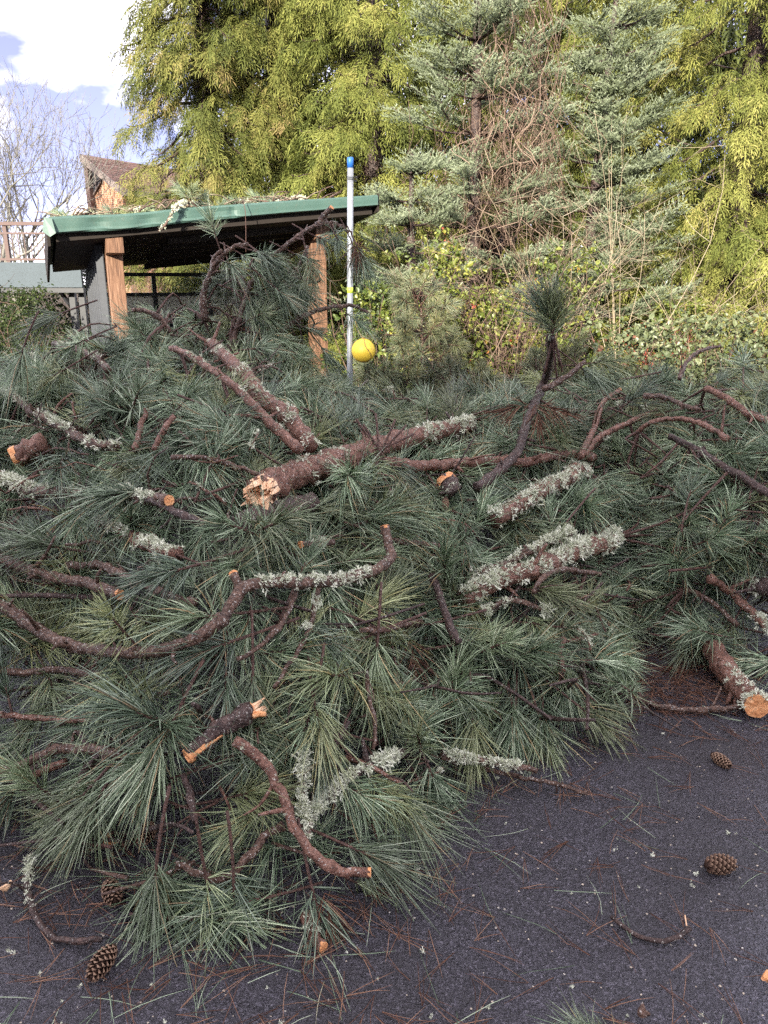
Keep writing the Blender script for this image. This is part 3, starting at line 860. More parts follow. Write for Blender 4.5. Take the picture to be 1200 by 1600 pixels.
def stems(mb, base, n, h, spread, r0, seg=7, tint=.5, sub=2, rs=.45, drop=0.0):
    for i in range(n):
        a = random.uniform(0, 2 * math.pi); s = random.uniform(.2, 1) * spread; hh = h * random.uniform(.6, 1.05)
        b = np.asarray(base) + [random.gauss(0, .08), random.gauss(0, .08), 0]
        tip = b + [math.cos(a) * s, math.sin(a) * s, hh]
        mid = (b + tip) / 2 + [random.gauss(0, .08) * h, random.gauss(0, .08) * h, .12 * h]
        tip[2] -= drop * s
        P = spline([b, mid, tip], hh / seg); mb.tube(P, np.linspace(r0, r0 * .3, len(P)), 4, c=np.clip(tint + random.gauss(0, .2), 0, 1))
        for k in range(sub * 3):
            j = random.randrange(len(P) // 3, len(P)); d = np.array([random.gauss(0, 1), random.gauss(0, 1), random.uniform(.1, 1.2)]); d /= np.linalg.norm(d)
            L = hh * random.uniform(.12, .38); Q = spline([P[j], P[j] + d * L * .5 + rng.normal(0, .03, 3), P[j] + d * L + [0, 0, .1 * L]], L / 3)
            mb.tube(Q, np.linspace(r0 * rs, r0 * .2, len(Q)), 3, c=np.clip(tint + random.gauss(0, .25), 0, 1))
            if sub > 1:
                for kk in range(2):
                    j2 = random.randrange(1, len(Q)); d2 = d + rng.normal(0, .6, 3); d2 /= np.linalg.norm(d2); L2 = L * random.uniform(.3, .6)
                    mb.tube([Q[j2], Q[j2] + d2 * L2 * .5 + rng.normal(0, .01, 3), Q[j2] + d2 * L2], [r0 * .3, r0 * .22, r0 * .12], 3, c=np.clip(tint + random.gauss(0, .25), 0, 1))

# bare pale shrub and the vine tangle
def bare(name, label, cat, px, Y, n, h, spread, r0, mat, tint=.5, sub=2, group=None, drop=0):
    c = at(px, 600, Y); c[2] = 0
    t = thing(name, label, cat, c, group)
    mb = MB(); stems(mb, (0, 0, 0), n, h, spread, r0, tint=tint, sub=sub, drop=drop)
    mb.build('stems', mat, t, smooth=True, tint=True)
    return t
bare('bare_shrub', 'tall pale leafless shrub fanning up before the cedars', 'shrub', 965, 10.9, 9, 3.5, 1.5, .008, PALETWIG, .6, 2)
bare('bare_shrub', 'leafless tan shrub arching over the leafy undergrowth', 'shrub', 850, 10.2, 18, 2.6, 1.4, .007, PALETWIG, .45, 2)
bare('bare_shrub', 'thin brown leafless shrub left of the vine tangle', 'shrub', 700, 9.0, 20, 2.1, 1.1, .006, VINE, .45, 2)
bare('bare_shrub', 'brown leafless thicket below the hanging vine tangle', 'shrub', 790, 9.2, 24, 2.0, 1.0, .006, VINE, .5, 2)
bare('bare_shrub', 'thin grey leafless shrub before the corner cedar', 'shrub', 1090, 9.6, 16, 2.0, 1.0, .006, PALETWIG, .3, 2)
bare('red_twig_shrub', 'low shrub of reddish orange bare twigs', 'shrub', 1030, 10.4, 40, 1.05, .8, .008, REDTWIG, .5, 1)

vt = thing('vine_tangle', 'hanging tangle of dead reddish brown vines on the fir', 'vine', at(810, 600, 11.0) * [1, 1, 0])
mb = MB(); VL = np.array(vt.location)
for i in range(210):
    if random.random() < .68: px, y0, y1 = random.gauss(815, 36), random.uniform(-120, 200), random.uniform(230, 420)
    else: px, y0, y1 = random.gauss(740, 60), random.uniform(150, 330), random.uniform(330, 430)
    Yv = 11.25 + random.gauss(0, .25)
    a, b = at(px, y0, Yv) - VL, at(px + random.gauss(0, 28), y1, Yv + random.gauss(0, .1)) - VL
    k = 7; P = [a + (b - a) * j / k + rng.normal(0, .11, 3) * [1, .8, .5] for j in range(k + 1)]
    if random.random() < .3: P = [p + [random.gauss(0, .12), 0, 0] for p in P]
    mb.tube(spline(P, .12), random.uniform(.0022, .0055), 3, c=random.uniform(.1, 1))
mb.build('stems', VINE, vt, smooth=True, tint=True)

def leaf_tpl(L=.05, w=.017):
    V = [(0, 0, 0), (L * .35, w, .006), (L * .35, -w, .006), (L * .36, 0, -.002), (L * .75, w * .7, .002), (L * .75, -w * .7, .002), (L, 0, -.012)]
    T = [(0, 3, 1), (0, 2, 3), (1, 3, 4), (3, 2, 5), (3, 6, 4), (3, 5, 6)]
    return np.array(V), np.array(T), np.full(7, .5)
LEAFT = [leaf_tpl(), leaf_tpl(.065, .020), leaf_tpl(.04, .016)]
def leafy(label, px, Y, h, w, nleaf, mat, name='leafy_shrub', scale=1.0, tint=.5, base=.0, dp=.7, nst=14):
    c = at(px, 600, Y); c[2] = 0
    t = thing(name, label, 'shrub', c, 'undergrowth before the trees')
    mb = MB(); stems(mb, (0, 0, 0), nst, h, w * .8, .009, tint=.3, sub=1)
    mb.build('stems', VINE, t, smooth=True, tint=True)
    # leaves gathered on sprigs through the volume
    pos, X, tn, sc = [], [], [], []
    per = 11
    for i in range(nleaf // per):
        a = random.uniform(0, 2 * math.pi); rr = math.sqrt(random.random()); z = base + (h - base) * random.random()
        k = w * (1 - .55 * (z / h) ** 2) * (0.85 + .3 * math.sin(a * 3 + px))
        q = np.array([math.cos(a) * rr * k, math.sin(a) * rr * k * dp, z]); d = rng.normal(0, 1, 3); d[2] = abs(d[2]) * .4; d /= np.linalg.norm(d)
        lt = random.gauss(0, .17)
        for j in range(per):
            pos.append(q + d * j * .028 + rng.normal(0, .008, 3)); e = d * .5 + rng.normal(0, .7, 3); X.append(e); tn.append(tint + lt + random.gauss(0, .1)); sc.append(random.uniform(.7, 1.4) * scale)
    V, T, C = scatter(LEAFT, frames(pos, X, scale=sc, roll=rng.normal(0, .8, len(pos))), tn)
    link('foliage', make_mesh('foliage', V, T, mat, smooth=False, tint=np.clip(C, 0, 1)), t)
leafy('dark leafy bush in the gap behind the yellow ball', 590, 9.2, 1.55, .8, 2400, LEAF, tint=.30)
leafy('yellow green leafy shrub with a few red leaves', 690, 9.4, 1.95, .75, 2800, LEAF, tint=.58)
leafy('bright leafy shrub below the hanging vine tangle', 775, 9.6, 1.5, .8, 2400, LEAF, tint=.55)
leafy('green leafy shrub around the pale bare stems', 870, 9.9, 1.9, .7, 1900, LEAF, tint=.45)
leafy('grey green bramble thicket in front of the red twigs', 985, 8.6, 1.15, .9, 2600, LEAF_GREY, tint=.5)
leafy('grey green bramble thicket below the bright corner cedar', 1110, 8.9, 1.2, .95, 2000, LEAF_GREY, tint=.5)
leafy('bramble thicket cut by the right picture edge', 1230, 8.8, 1.35, .8, 1800, LEAF_GREY, tint=.45)
leafy('low dark leaves under the cedars behind the red twigs', 1050, 11.6, 1.3, 1.7, 2600, LEAF, tint=.35)
leafy('low leaves under the cedars behind the bright shrub', 800, 11.8, 1.9, 1.6, 3000, LEAF, tint=.4)
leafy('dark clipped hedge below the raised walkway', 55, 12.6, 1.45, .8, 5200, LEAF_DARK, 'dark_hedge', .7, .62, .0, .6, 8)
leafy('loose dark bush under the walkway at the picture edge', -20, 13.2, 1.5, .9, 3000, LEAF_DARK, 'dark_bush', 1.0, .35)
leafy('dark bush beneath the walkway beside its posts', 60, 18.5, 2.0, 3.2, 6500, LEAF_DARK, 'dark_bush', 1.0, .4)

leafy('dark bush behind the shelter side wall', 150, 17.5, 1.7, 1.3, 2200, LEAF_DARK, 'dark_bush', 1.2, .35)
# leafless tree far left
def winter_tree(label, px, Y, h, n, seed, lean):
    random.seed(seed)
    c = at(px, 600, Y); c[2] = 0
    t = thing('bare_tree', label, 'tree', c, 'leafless trees beyond the walkway')
    trunk, tw = MB(), MB()
    def grow(p, d, L, r, lev):
        d = d / np.linalg.norm(d)
        P = [p]; dd = d.copy()
        for k in range(4):
            dd = dd + rng.normal(0, .10, 3) + [0, 0, .07]; dd /= np.linalg.norm(dd); P.append(P[-1] + dd * L / 4)
        (trunk if lev < 2 else tw).tube(P, np.maximum(np.linspace(r, r * .55, 5), 0.0062), 6 if lev < 2 else 3, c=min(1, max(0, .55 + .1 * random.gauss(0, 1))))
        if lev >= 5: return
        for k in range(3):
            j = random.choice((2, 3, 4, 4)); e = dd + rng.normal(0, .48, 3) + [0, 0, .15]
            grow(P[j], e, L * random.uniform(.55, .8), r * random.uniform(.42, .58), lev + 1)
    for i in range(n):
        grow(np.array([random.gauss(0, .35), random.gauss(0, .3), -.1]), np.array([random.gauss(lean, .22), random.gauss(0, .15), 1]), h * random.uniform(.32, .42), .085, 0)
    trunk.build('trunk', BIRCH, t, smooth=True, tint=True); tw.build('crown', BIRCH, t, smooth=True, tint=True)
winter_tree('tall leafless tree with pale branches beside the house', 62, 30.0, 9.0, 5, 11, .0)
winter_tree('leafless tree with pale stems at the picture edge', -25, 27.0, 8.0, 5, 5, .1)
winter_tree('low leafless tree behind the walkway railing', 30, 33.0, 5.0, 5, 23, .0)
random.seed(99)

# ================================================================== THE HEAP OF PINE BOUGHS
_edge = [(-420, 1235), (-200, 1250), (0, 1285), (110, 1290), (165, 1440), (230, 1475), (420, 1480), (520, 1450), (600, 1390), (640, 1270), (720, 1240),
         (760, 1175), (930, 1150), (965, 1030), (1030, 985), (1090, 1010), (1150, 1080), (1260, 1090), (1500, 1090), (1700, 1090)]
_ew = np.array([on_ground(*e)[:2] for e in _edge])
_ew = _ew[np.argsort(_ew[:, 0])]
_topx = np.array([-3.5, -2.2, -1.6, -1.1, -.7, -.25, .2, .6, 1.1, 1.8, 2.6, 3.6])
_topz = np.array([.84, .98, 1.16, 1.27, 1.16, .94, .82, .90, .97, 1.00, 1.02, .98])
def Hs(x, y):
    """height of the heap"""
    d = y - np.interp(x, _ew[:, 0], _ew[:, 1])
    top = np.interp(x * 4.0 / np.maximum(y, 2.5), _topx, _topz)
    h = top * (1 - np.exp(-(np.maximum(d, 0) / .80) ** 1.25))
    return h * np.clip((5.9 - y) / 1.0, 0, 1)
def Hn(x, y):
    return Hs(x, y) + .055 * np.sin(x * 5.1 + 1.3) * np.sin(y * 4.3 + .4) + .03 * np.sin(x * 11 + y * 7)
def hit(px, py, off=0.0):
    d = ray(px, py); d = d / d[1]
    for Y in np.arange(1.0, 7.5, .015):
        p = EYE + d * Y
        if p[2] <= Hs(p[0], Y) + off or p[2] <= .01: return p
    return EYE + d * 4.8

# ---- needle tufts: shoots with real three-sided needles, already bent by their weight
def tuft(pitch, seed, L=.155, nf=42, per=3, sides=3, rings=4, r0=.0016, wide=1.0, stem=True, zone=.11):
    r = np.random.default_rng(seed)
    a = np.array([math.cos(pitch), 0, math.sin(pitch)])
    b = np.array([0, 1.0, 0]); c = np.cross(a, b)
    curve = r.normal(0, .5, 2)
    def shoot(s):
        s = np.asarray(s)[..., None]
        return a * s + (b * curve[0] + c * curve[1]) * s ** 2 * .5
    u = (np.arange(nf) + r.random(nf)) / nf
    base = shoot(zone * u ** .85)
    phi = np.arange(nf) * 2.39996 + r.normal(0, .3, nf)
    ang = np.radians(78 * wide * (1 - u) ** .9 + 12) * r.uniform(.75, 1.2, nf)
    rad = b * np.cos(phi)[:, None] + c * np.sin(phi)[:, None]
    d = a * np.cos(ang)[:, None] + rad * np.sin(ang)[:, None]
    n = nf * per
    base = np.repeat(base, per, 0); d = np.repeat(d, per, 0) + r.normal(0, .075, (n, 3)); d /= np.linalg.norm(d, axis=1)[:, None]
    ln = np.repeat(L * r.uniform(.62, 1.2, nf), per) * r.uniform(.92, 1.03, n)
    g = np.repeat(r.uniform(.3, 3.0, nf), per) + r.normal(0, .3, n)
    curl = r.normal(0, 1.1, (n, 3)) + np.repeat(r.normal(0, .9, (nf, 3)), per, 0) + a * 1.1
    s = np.linspace(0, 1, rings)[None, :, None] * ln[:, None, None]
    P = base[:, None] + d[:, None] * s + (curl[:, None] + np.array([0, 0, -1.0]) * g[:, None, None]) * s ** 2
    t = np.gradient(P, axis=1); t /= np.linalg.norm(t, axis=2)[..., None]
    ref = r.normal(0, 1, (n, 1, 3)); e1 = np.cross(t, ref); e1 /= np.linalg.norm(e1, axis=2)[..., None] + 1e-9
    e2 = np.cross(t, e1)
    prof = np.array([.75, 1.0, .9, .18])[:rings] if rings == 4 else np.linspace(1, .2, rings)
    al = np.arange(sides) / sides * 2 * math.pi
    W = P[:, :, None] + (e1[:, :, None] * np.cos(al)[None, None, :, None] + e2[:, :, None] * np.sin(al)[None, None, :, None]) * (r0 * prof)[None, :, None, None]
    V = W.reshape(-1, 3)
    i = np.arange(rings - 1)[:, None] * sides; j = np.arange(sides)[None]; k = (j + 1) % sides
    T1 = np.concatenate([np.stack([i + j, i + k, i + sides + k], -1).reshape(-1, 3), np.stack([i + j, i + sides + k, i + sides + j], -1).reshape(-1, 3)])
    T = (T1[None] + (np.arange(n) * rings * sides)[:, None, None]).reshape(-1, 3)
    C = np.repeat(np.clip(r.normal(.46, .28, n) + np.repeat(r.normal(0, .10, nf), per), 0, 1), rings * sides)
    M = np.zeros(len(T), int)
    if stem:
        ss = np.linspace(-.17, zone, 9); sv, st = tube(shoot(ss), np.linspace(.0046, .0042, 9) * np.where(np.arange(9) == 8, .5, 1), 6, .12)
        T = np.concatenate([T, st + len(V)]); V = np.concatenate([V, sv]); C = np.concatenate([C, np.full(len(sv), .5)]); M = np.concatenate([M, np.ones(len(st), int)])
    return V, T, C, M
PITCHES = [-72, -45, -20, 5, 30, 58, 82]
TUFTS = {}
for pi_, p in enumerate(PITCHES):
    TUFTS[pi_] = []
    for k in range(4):
        wd = (.85, .5, 1.1, .65)[k]
        V, T, C, M = tuft(R(p), 100 + pi_ * 10 + k, L=(.130, .158, .115, .145)[k], nf=(40, 38, 36, 33)[k], wide=wd)
        TUFTS[pi_].append(make_mesh('needle_tuft', V, T, [NEEDLE, TWIG], M, True, C))
SUNT = []
for k in range(4):
    V, T, C, M = tuft(R((20, 50, -10, 75)[k]), 300 + k, L=.10, nf=44, per=4, r0=.0013, wide=1.1)
    SUNT.append(make_mesh('needle_tuft', V, T, [NEEDLE_SUN, TWIG], M, True, C))
def place_tuft(parent, base, d, scale=1.0, kind=None, name='needle_tuft'):
    d = np.asarray(d, float); d = d / np.linalg.norm(d)
    el = math.degrees(math.asin(max(-1, min(1, d[2]))))
    i = int(np.argmin([abs(el - p) for p in PITCHES]))
    me = TUFTS[i][random.randrange(4) if kind is None else kind]
    o = bpy.data.objects.new(name, me)
    o.parent = parent
    az = math.atan2(d[1], d[0])
    M = Matrix.Rotation(az, 3, 'Z') @ Matrix.Rotation(-R(el - PITCHES[i]), 3, 'Y') @ Matrix.Rotation(random.gauss(0, .12), 3, 'X')
    o.rotation_euler = M.to_euler()
    o.location = [float(v) for v in np.asarray(base) - np.array(parent.location)]
    o.scale = (scale,) * 3
    COL.objects.link(o)
    return o

def MAIN_OF(parent): return MAIN.get(parent.name, parent)
# ---- lichen: frilly little clumps
def lichen_tpl(seed):
    r = np.random.default_rng(seed); V, T, C = [], [], []
    for i in range(15):
        d = r.normal(0, 1, 3); d[2] = abs(d[2]) * 1.1 + .1; d /= np.linalg.norm(d)
        w = np.cross(d, r.normal(0, 1, 3)); w /= np.linalg.norm(w); L = r.uniform(.007, .018); ww = r.uniform(.0012, .0028)
        q = r.normal(0, .006, 3); n0 = len(V); c = r.uniform(.25, .8)
        tip = q + d * L; e1 = tip + (d * .6 + w * .9 + r.normal(0, .3, 3)) * L * .45; e2 = tip + (d * .6 - w * .9 + r.normal(0, .3, 3)) * L * .45
        V += [q - w * ww, q + w * ww, tip - w * ww * 1.3, tip + w * ww * 1.3, e1, e2]
        T += [(n0, n0 + 1, n0 + 3), (n0, n0 + 3, n0 + 2), (n0 + 2, n0 + 3, n0 + 4), (n0 + 3, n0 + 2, n0 + 5)]; C += [c] * 6
    return np.array(V), np.array(T), np.array(C)
LICH = [lichen_tpl(k) for k in range(6)]
def add_lichen(parent, P, r, t0, t1, n, size=1.0, around=1.0, name='lichen'):
    P = np.asarray(P); m = len(P); pos, Zs, sc = [], [], []
    n = int(n * 1.3); size *= .56
    ctr = np.sort(rng.uniform(t0, t1, max(2, n // 26)))
    for i in range(n):
        u = np.clip(random.choice(list(ctr)) + random.gauss(0, .055 * (t1 - t0) + .008), t0, t1) if random.random() < .72 else random.uniform(t0, t1)
        f = u * (m - 1); k = min(m - 2, int(f)); q = P[k] + (P[k + 1] - P[k]) * (f - k); t = P[k + 1] - P[k]; t = t / (np.linalg.norm(t) + 1e-9)
        o = rng.normal(0, around, 3) + [0, -.35, 1.1]; o = o - t * np.dot(o, t); o /= np.linalg.norm(o) + 1e-9
        rr = r[k] if hasattr(r, '__len__') else r
        pos.append(q + o * rr * .95); Zs.append(o); sc.append(size * random.choice((.45, .7, .9, 1.1, 1.5)) * random.uniform(.8, 1.2))
    pos = np.array(pos); Zs = np.array(Zs)
    X = np.cross(Zs, rng.normal(0, 1, Zs.shape))
    V, T, C = scatter(LICH, frames(pos, X, Zs, sc), rng.uniform(.3, .75, len(pos)))
    o = link(name, make_mesh(name, V - np.array(parent.location), T, LICHEN, smooth=False, tint=np.clip(C, 0, 1)), MAIN_OF(parent))
    return tag(o, kind='stuff')

# ---- limbs
LIMB_PTS, LIMB_OWN, BRANCHES = [], [], []
LIFT = .035
MAIN = {}                       # a bough's main limb, which carries its lichen, stubs and cut ends
def on_limb(parent): return MAIN.get(parent.name, parent)
def resolve(pts, off):
    out = []
    for p in pts:
        if len(p) == 3: out.append(at(*p) if p[2] != 0 else on_ground(p[0], p[1], .02))
        else: out.append(hit(p[0], p[1], off + LIFT))
    return np.array(out)
def smooth_depth(P):
    if len(P) > 3:
        Q = P.copy()
        for i in range(1, len(P) - 1):
            y = .25 * P[i - 1][1] + .5 * P[i][1] + .25 * P[i + 1][1]; d = (P[i] - EYE) / P[i][1]; Q[i] = EYE + d * y
        return Q
    return P
def cut_face(parent, c, axis, r, mat=RAW, ragged=.12, name='cut_end'):
    axis = axis / np.linalg.norm(axis); u = np.cross(axis, [.2, .1, .97]); u /= np.linalg.norm(u); v = np.cross(axis, u); n = 18
    V = [c + axis * .002]; 
    for ring, k in ((.55, .0015), (1.0, 0.0)):
        for i in range(n):
            a = i / n * 2 * math.pi; rr = r * ring * (1 + random.uniform(-.05, .05)); V.append(c + (u * math.cos(a) + v * math.sin(a)) * rr + axis * (.001 + random.uniform(0, ragged) * r))
    for i in range(n): a = i / n * 2 * math.pi; V.append(c + (u * math.cos(a) + v * math.sin(a)) * r * .97 - axis * r * .5)
    T = [(0, 1 + i, 1 + (i + 1) % n) for i in range(n)]
    for s in (1, 1 + n):
        for i in range(n): a, b = s + i, s + (i + 1) % n; T += [(a, a + n, b + n), (a, b + n, b)]
    return link(name, make_mesh(name, np.array(V) - np.array(parent.location), T, mat, smooth=False), on_limb(parent))
def limb(parent, pts, r0, r1, off=.03, mat=BARK, name='limb', sides=10, raw0=False, raw1=False, wob=.0022, own=True, step=.02, swell=True):
    """r0, r1: radii in measured pixels"""
    P = smooth_depth(resolve(pts, off)); Q = spline(P, step, wob)
    kn = max(2, len(Q) // 9); nz = rng.normal(0, 1, (kn + 1, 3)); tt = np.linspace(0, kn, len(Q))
    amp = .42 * (r0 + r1) / 2 * mpp(Q.mean(0)) if r0 < 14 else 0
    Q = Q + amp * np.stack([np.interp(tt, np.arange(kn + 1), nz[:, c]) for c in range(3)], 1)
    k = mpp(Q.mean(0)); rad = np.linspace(r0, r1, len(Q)) * k
    if swell: rad = rad * (1 + .10 * np.sin(np.arange(len(Q)) * .9 + random.random() * 6) * rng.uniform(.2, 1, len(Q)) + .28 * (rng.random(len(Q)) < .09))
    Q[:, 2] = np.maximum(Q[:, 2], rad * .9)
    V, T = tube(Q, rad, max(sides, 12), .15)
    lo = link(name, make_mesh(name, V - np.array(parent.location), T, mat, smooth=True), parent if name != 'stub' else on_limb(parent))
    if name == 'limb': MAIN.setdefault(parent.name, lo)
    if raw0: cut_face(parent, Q[0], Q[0] - Q[1], rad[0] * 1.0)
    if raw1: cut_face(parent, Q[-1], Q[-1] - Q[-2], rad[-1] * 1.0)
    if own:
        LIMB_PTS.append(Q[::3]); LIMB_OWN.extend([parent] * len(Q[::3]))
    return Q, rad
def bough(label, pts, r0, r1, off=.03, lichen=(), cat='branch', name='pine_bough', group='fallen pine boughs on the lot', **kw):
    P = resolve(pts, off); b = P[int(np.argmin(P[:, 2]))].copy(); b[2] = 0 if b[2] < .05 else b[2]
    t = thing(name, label, cat, b, group)
    Q, rad = limb(t, pts, r0, r1, off, **kw)
    for (t0, t1, n, size) in lichen: add_lichen(t, Q, rad, t0, t1, n, size)
    for k in range(int(len(Q) * (.10 if rad.mean() > .006 else .05)) if rad.mean() < .03 else 2):
        i = random.randrange(1, len(Q) - 1); tg = Q[i + 1] - Q[i]; tg = tg / np.linalg.norm(tg); o = rng.normal(0, 1, 3) + [0, -.4, .5]; o -= tg * np.dot(o, tg); o /= np.linalg.norm(o)
        L = random.choice((.015, .025, .05, .11)) * random.uniform(.8, 1.3); e = o + tg * random.uniform(-.2, .9); e /= np.linalg.norm(e); s0 = Q[i] + o * rad[i] * .6
        P = [s0, s0 + e * (rad[i] * .4 + L * .5) + rng.normal(0, .004, 3), s0 + e * (rad[i] * .4 + L) + rng.normal(0, .006, 3)]
        rs = max(.0022, min(.009, rad[i] * random.uniform(.25, .5))); V_, T_ = tube(spline(P, .02), np.linspace(rs * 1.25, rs * .55, len(spline(P, .02))), 7, .12)
        link('stub', make_mesh('stub', V_ - b, T_, kw.get('mat', BARK)), on_limb(t))
    BRANCHES.append((t, Q, rad))
    return t, Q, rad

# broken main stem with a splintered pale end
mt, Q, rd_ = bough('thick pinkish log with a splintered orange end across the heap', [(408, 768), (445, 748), (520, 722), (600, 696), (680, 676), (735, 664)], 18.5, 15, .05,
                   [(.18, .36, 40, 1.0), (.74, 1.0, 150, 1.3), (.05, .2, 14, .6)], mat=BARK_PINK, sides=18, name='broken_log', cat='log', wob=.001)
def splinter(parent, c, ax, r, n=26, L=.07):

    ax = ax / np.linalg.norm(ax); u = np.cross(ax, [0, 0, 1.]); u /= np.linalg.norm(u); v = np.cross(ax, u); mb = MB()
    for i in range(n):
        a = random.uniform(0, 2 * math.pi); q = math.sqrt(random.random()) * r * .9; w = r * random.uniform(.06, .16)
        b = c + (u * math.cos(a) + v * math.sin(a)) * q - ax * .03; w *= 1.6; l = L * random.uniform(.3, 1) * (1 + .5 * math.sin(a))
        tip = b + ax * (l + .03) + (u * math.cos(a) + v * math.sin(a)) * r * .12 + rng.normal(0, .004, 3)
        mb.tube([b, b * .4 + tip * .6, tip], [w, w * .7, w * .1], 4)
    for i in range(9):
        a = i / 9 * 6.283 + random.uniform(-.3, .3); o = u * math.cos(a) + v * math.sin(a); s = np.cross(ax, o); ww, th, l = r * .36, r * .22, L * random.uniform(.5, 1.5)
        b = c + o * r * .62 - ax * .03; e = b + ax * (l + .03) + o * r * random.uniform(-.05, .35)
        mb.hexa([b - s * ww - o * th, b + s * ww - o * th, b + s * ww + o * th, b - s * ww + o * th], [e - s * ww * random.uniform(.1, .8) - o * th * .5, e + s * ww * random.uniform(.1, .9) - o * th * .4 - ax * random.uniform(0, .03), e + s * ww * .6 + o * th * .3 - ax * random.uniform(0, .03), e - s * ww * .5 + o * th * .3])
    shift(mb, np.array(parent.location)).build('splintered_end', RAW_PALE, on_limb(parent))
splinter(mt, Q[0], Q[0] - Q[2], rd_[0], 70, .06)
mb = MB(); q0 = Q[0] + np.array([.012, -.03, -.015]); q1 = at(415, 803, q0[1] - .03)
mb.tube([q0, q0 * .5 + q1 * .5 + [0.004, 0, 0], q1], [.018, .019, .012], 5); shift(mb, np.array(mt.location)).build('torn_strip', RAW_PALE, mt)

t, Q, rd_ = bough('pinkish stem rising from the broken log towards the shelter', [(488, 700), (440, 650), (390, 600), (352, 562), (328, 530)], 12.5, 8, .09,
                  [(.0, .12, 30, 1.0), (.1, .5, 70, 1.0), (.55, 1.0, 50, .8)], mat=BARK_PINK, sides=14)
SY = float(Q[-1][1])
t2, Q2, rd2 = bough('thinner pink stem lying along the lichen spotted rising stem', [(468, 708), (425, 660), (372, 612), (325, 575), (290, 553), (265, 547)], 7.5, 4.5, .12, [(.5, .9, 22, .6), (0, .4, 16, .6)], mat=BARK_PINK)
t3, Q3, rd3 = bough('long bare arching branch reaching up to the pole', [(354, 562, SY), (368, 510, SY), (392, 450, SY + .05), (430, 395, SY + .1), (480, 360, SY + .15), (520, 348, SY + .2), (548, 362, SY + .22)], 5, 3)
limb(t3, [(492, 356, SY + .16), (505, 338, SY + .16), (519, 324, SY + .15)], 5, 4, name='stub', raw1=True); add_lichen(t3, [at(495, 352, SY + .16), at(518, 326, SY + .15)], .01, 0, 1, 12, .5)
t4, Q4, rd4 = bough('upright lichen speckled stem before the frosted window', [(320, 500, SY + .15), (318, 462, SY + .15), (328, 432, SY + .15), (343, 405, SY + .12), (362, 388, SY + .1), (388, 382, SY + .1)], 6.5, 3, 0, [(.1, .6, 16, .5)])
limb(t4, [(332, 428, SY + .15), (334, 405, SY + .13), (345, 388, SY + .1)], 4, 3, name='twig')
t5, Q5, rd5 = bough('thin arched branch ending in tufts at the yellow ball', [(388, 592, SY - .05), (412, 545, SY), (450, 508, SY + .05), (500, 482, SY + .1), (550, 477, SY + .14), (575, 488, SY + .15)], 4.5, 2.6)
t6, Q6, rd6 = bough('dead grey twig coated in lichen beside the timber post', [(428, 470, SY + .3), (445, 445, SY + .3), (465, 420, SY + .3), (483, 385, SY + .32)], 4.5, 2.5, 0, [(.0, 1.0, 60, .7)])
limb(t6, [(455, 432, SY + .3), (490, 442, SY + .28), (500, 435, SY + .27)], 3, 2, name='twig')
bough('dark peeling log directly below the splintered log', [(372, 822), (410, 805), (450, 795), (490, 785)], 19, 16, .0, [(.1, .5, 18, .6)], mat=BARK_DARK, sides=14, name='dark_log', cat='log')
bough('short lichen covered branch with a round orange cut end', [(180, 772), (215, 772), (245, 777), (268, 781)], 9, 8.5, .07, [(.0, .85, 90, 1.0)], raw1=True)
tS, QS, rS = bough('long S curved bare branch sweeping across the front of the heap', [(-40, 928), (0, 948), (60, 985), (130, 1014), (220, 1020), (305, 995), (355, 958), (374, 925), (405, 912), (470, 912), (530, 905), (588, 893), (614, 872), (608, 842), (602, 818)],
                   9.5, 8, .17, [(.66, .86, 120, .9), (.0, .3, 10, .4), (.86, 1, 10, .4)], raw1=True, sides=14)
limb(tS, [(374, 925), (368, 908), (366, 896)], 8, 6, .14, name='stub', raw1=True)
limb(tS, [(466, 925), (448, 962), (415, 1005), (372, 1030)], 4.5, 3.5, .11, name='twig')
limb(tS, [(500, 915), (490, 960), (470, 1010), (430, 1075)], 4.5, 3, .07, name='twig'); add_lichen(tS, resolve([(497, 925), (480, 985)], .08), .012, 0, 1, 20, .7)
tU, QU, rU = bough('bare branch with an orange sawn end above the S curve', [(-40, 868), (0, 878), (60, 894), (130, 908), (190, 924)], 9, 8, .10, raw1=True, sides=12)
bough('dark forked branch lying behind the orange sawn end', [(105, 886), (160, 884), (200, 903), (262, 935), (300, 945)], 6, 7, .05)
tB, QB, rB = bough('short broken piece with bright orange wood at both ends', [(298, 1166), (335, 1148), (375, 1126), (395, 1116)], 12.5, 14, .12, [(.05, .35, 6, .5)], mat=BARK_DARK, sides=14, raw0=True, raw1=True, name='broken_branch_piece')
splinter(tB, QB[-1], QB[-1] - QB[-3], rB[-1] * .8, 30, .03)
limb(tB, [(395, 1120), (415, 1113)], 4, 3.5, .125, mat=RAW, name='torn_strip')
mb = MB(); mb.tube([QB[0] + [0, -.012, -.004], QB[3] + [0, -.014, -.004], QB[6] + [0, -.012, -.006]], [.011, .012, .004], 6); shift(mb, np.array(tB.location)).build('bare_wood_patch', RAW, tB)
bough('hook shaped bare branch hanging down the front of the heap', [(368, 1163), (408, 1190), (438, 1238), (456, 1290), (488, 1334), (528, 1358), (578, 1362)], 9, 7, .13, [(.0, .5, 12, .4)], raw1=True, sides=12, mat=BARK_PINK)
tY, QY, rY = bough('forked twig thick with white lichen low on the heap', [(640, 1178), (600, 1188), (560, 1207), (520, 1240), (480, 1278)], 8, 6, .05, [(.25, 1.0, 150, 1.1)], mat=BARK_DARK)
q, r_ = limb(tY, [(474, 1178), (472, 1215), (470, 1250), (478, 1282), (478, 1320)], 6, 5, .06, name='fork'); add_lichen(tY, q, r_, 0, 1, 110, 1.0)
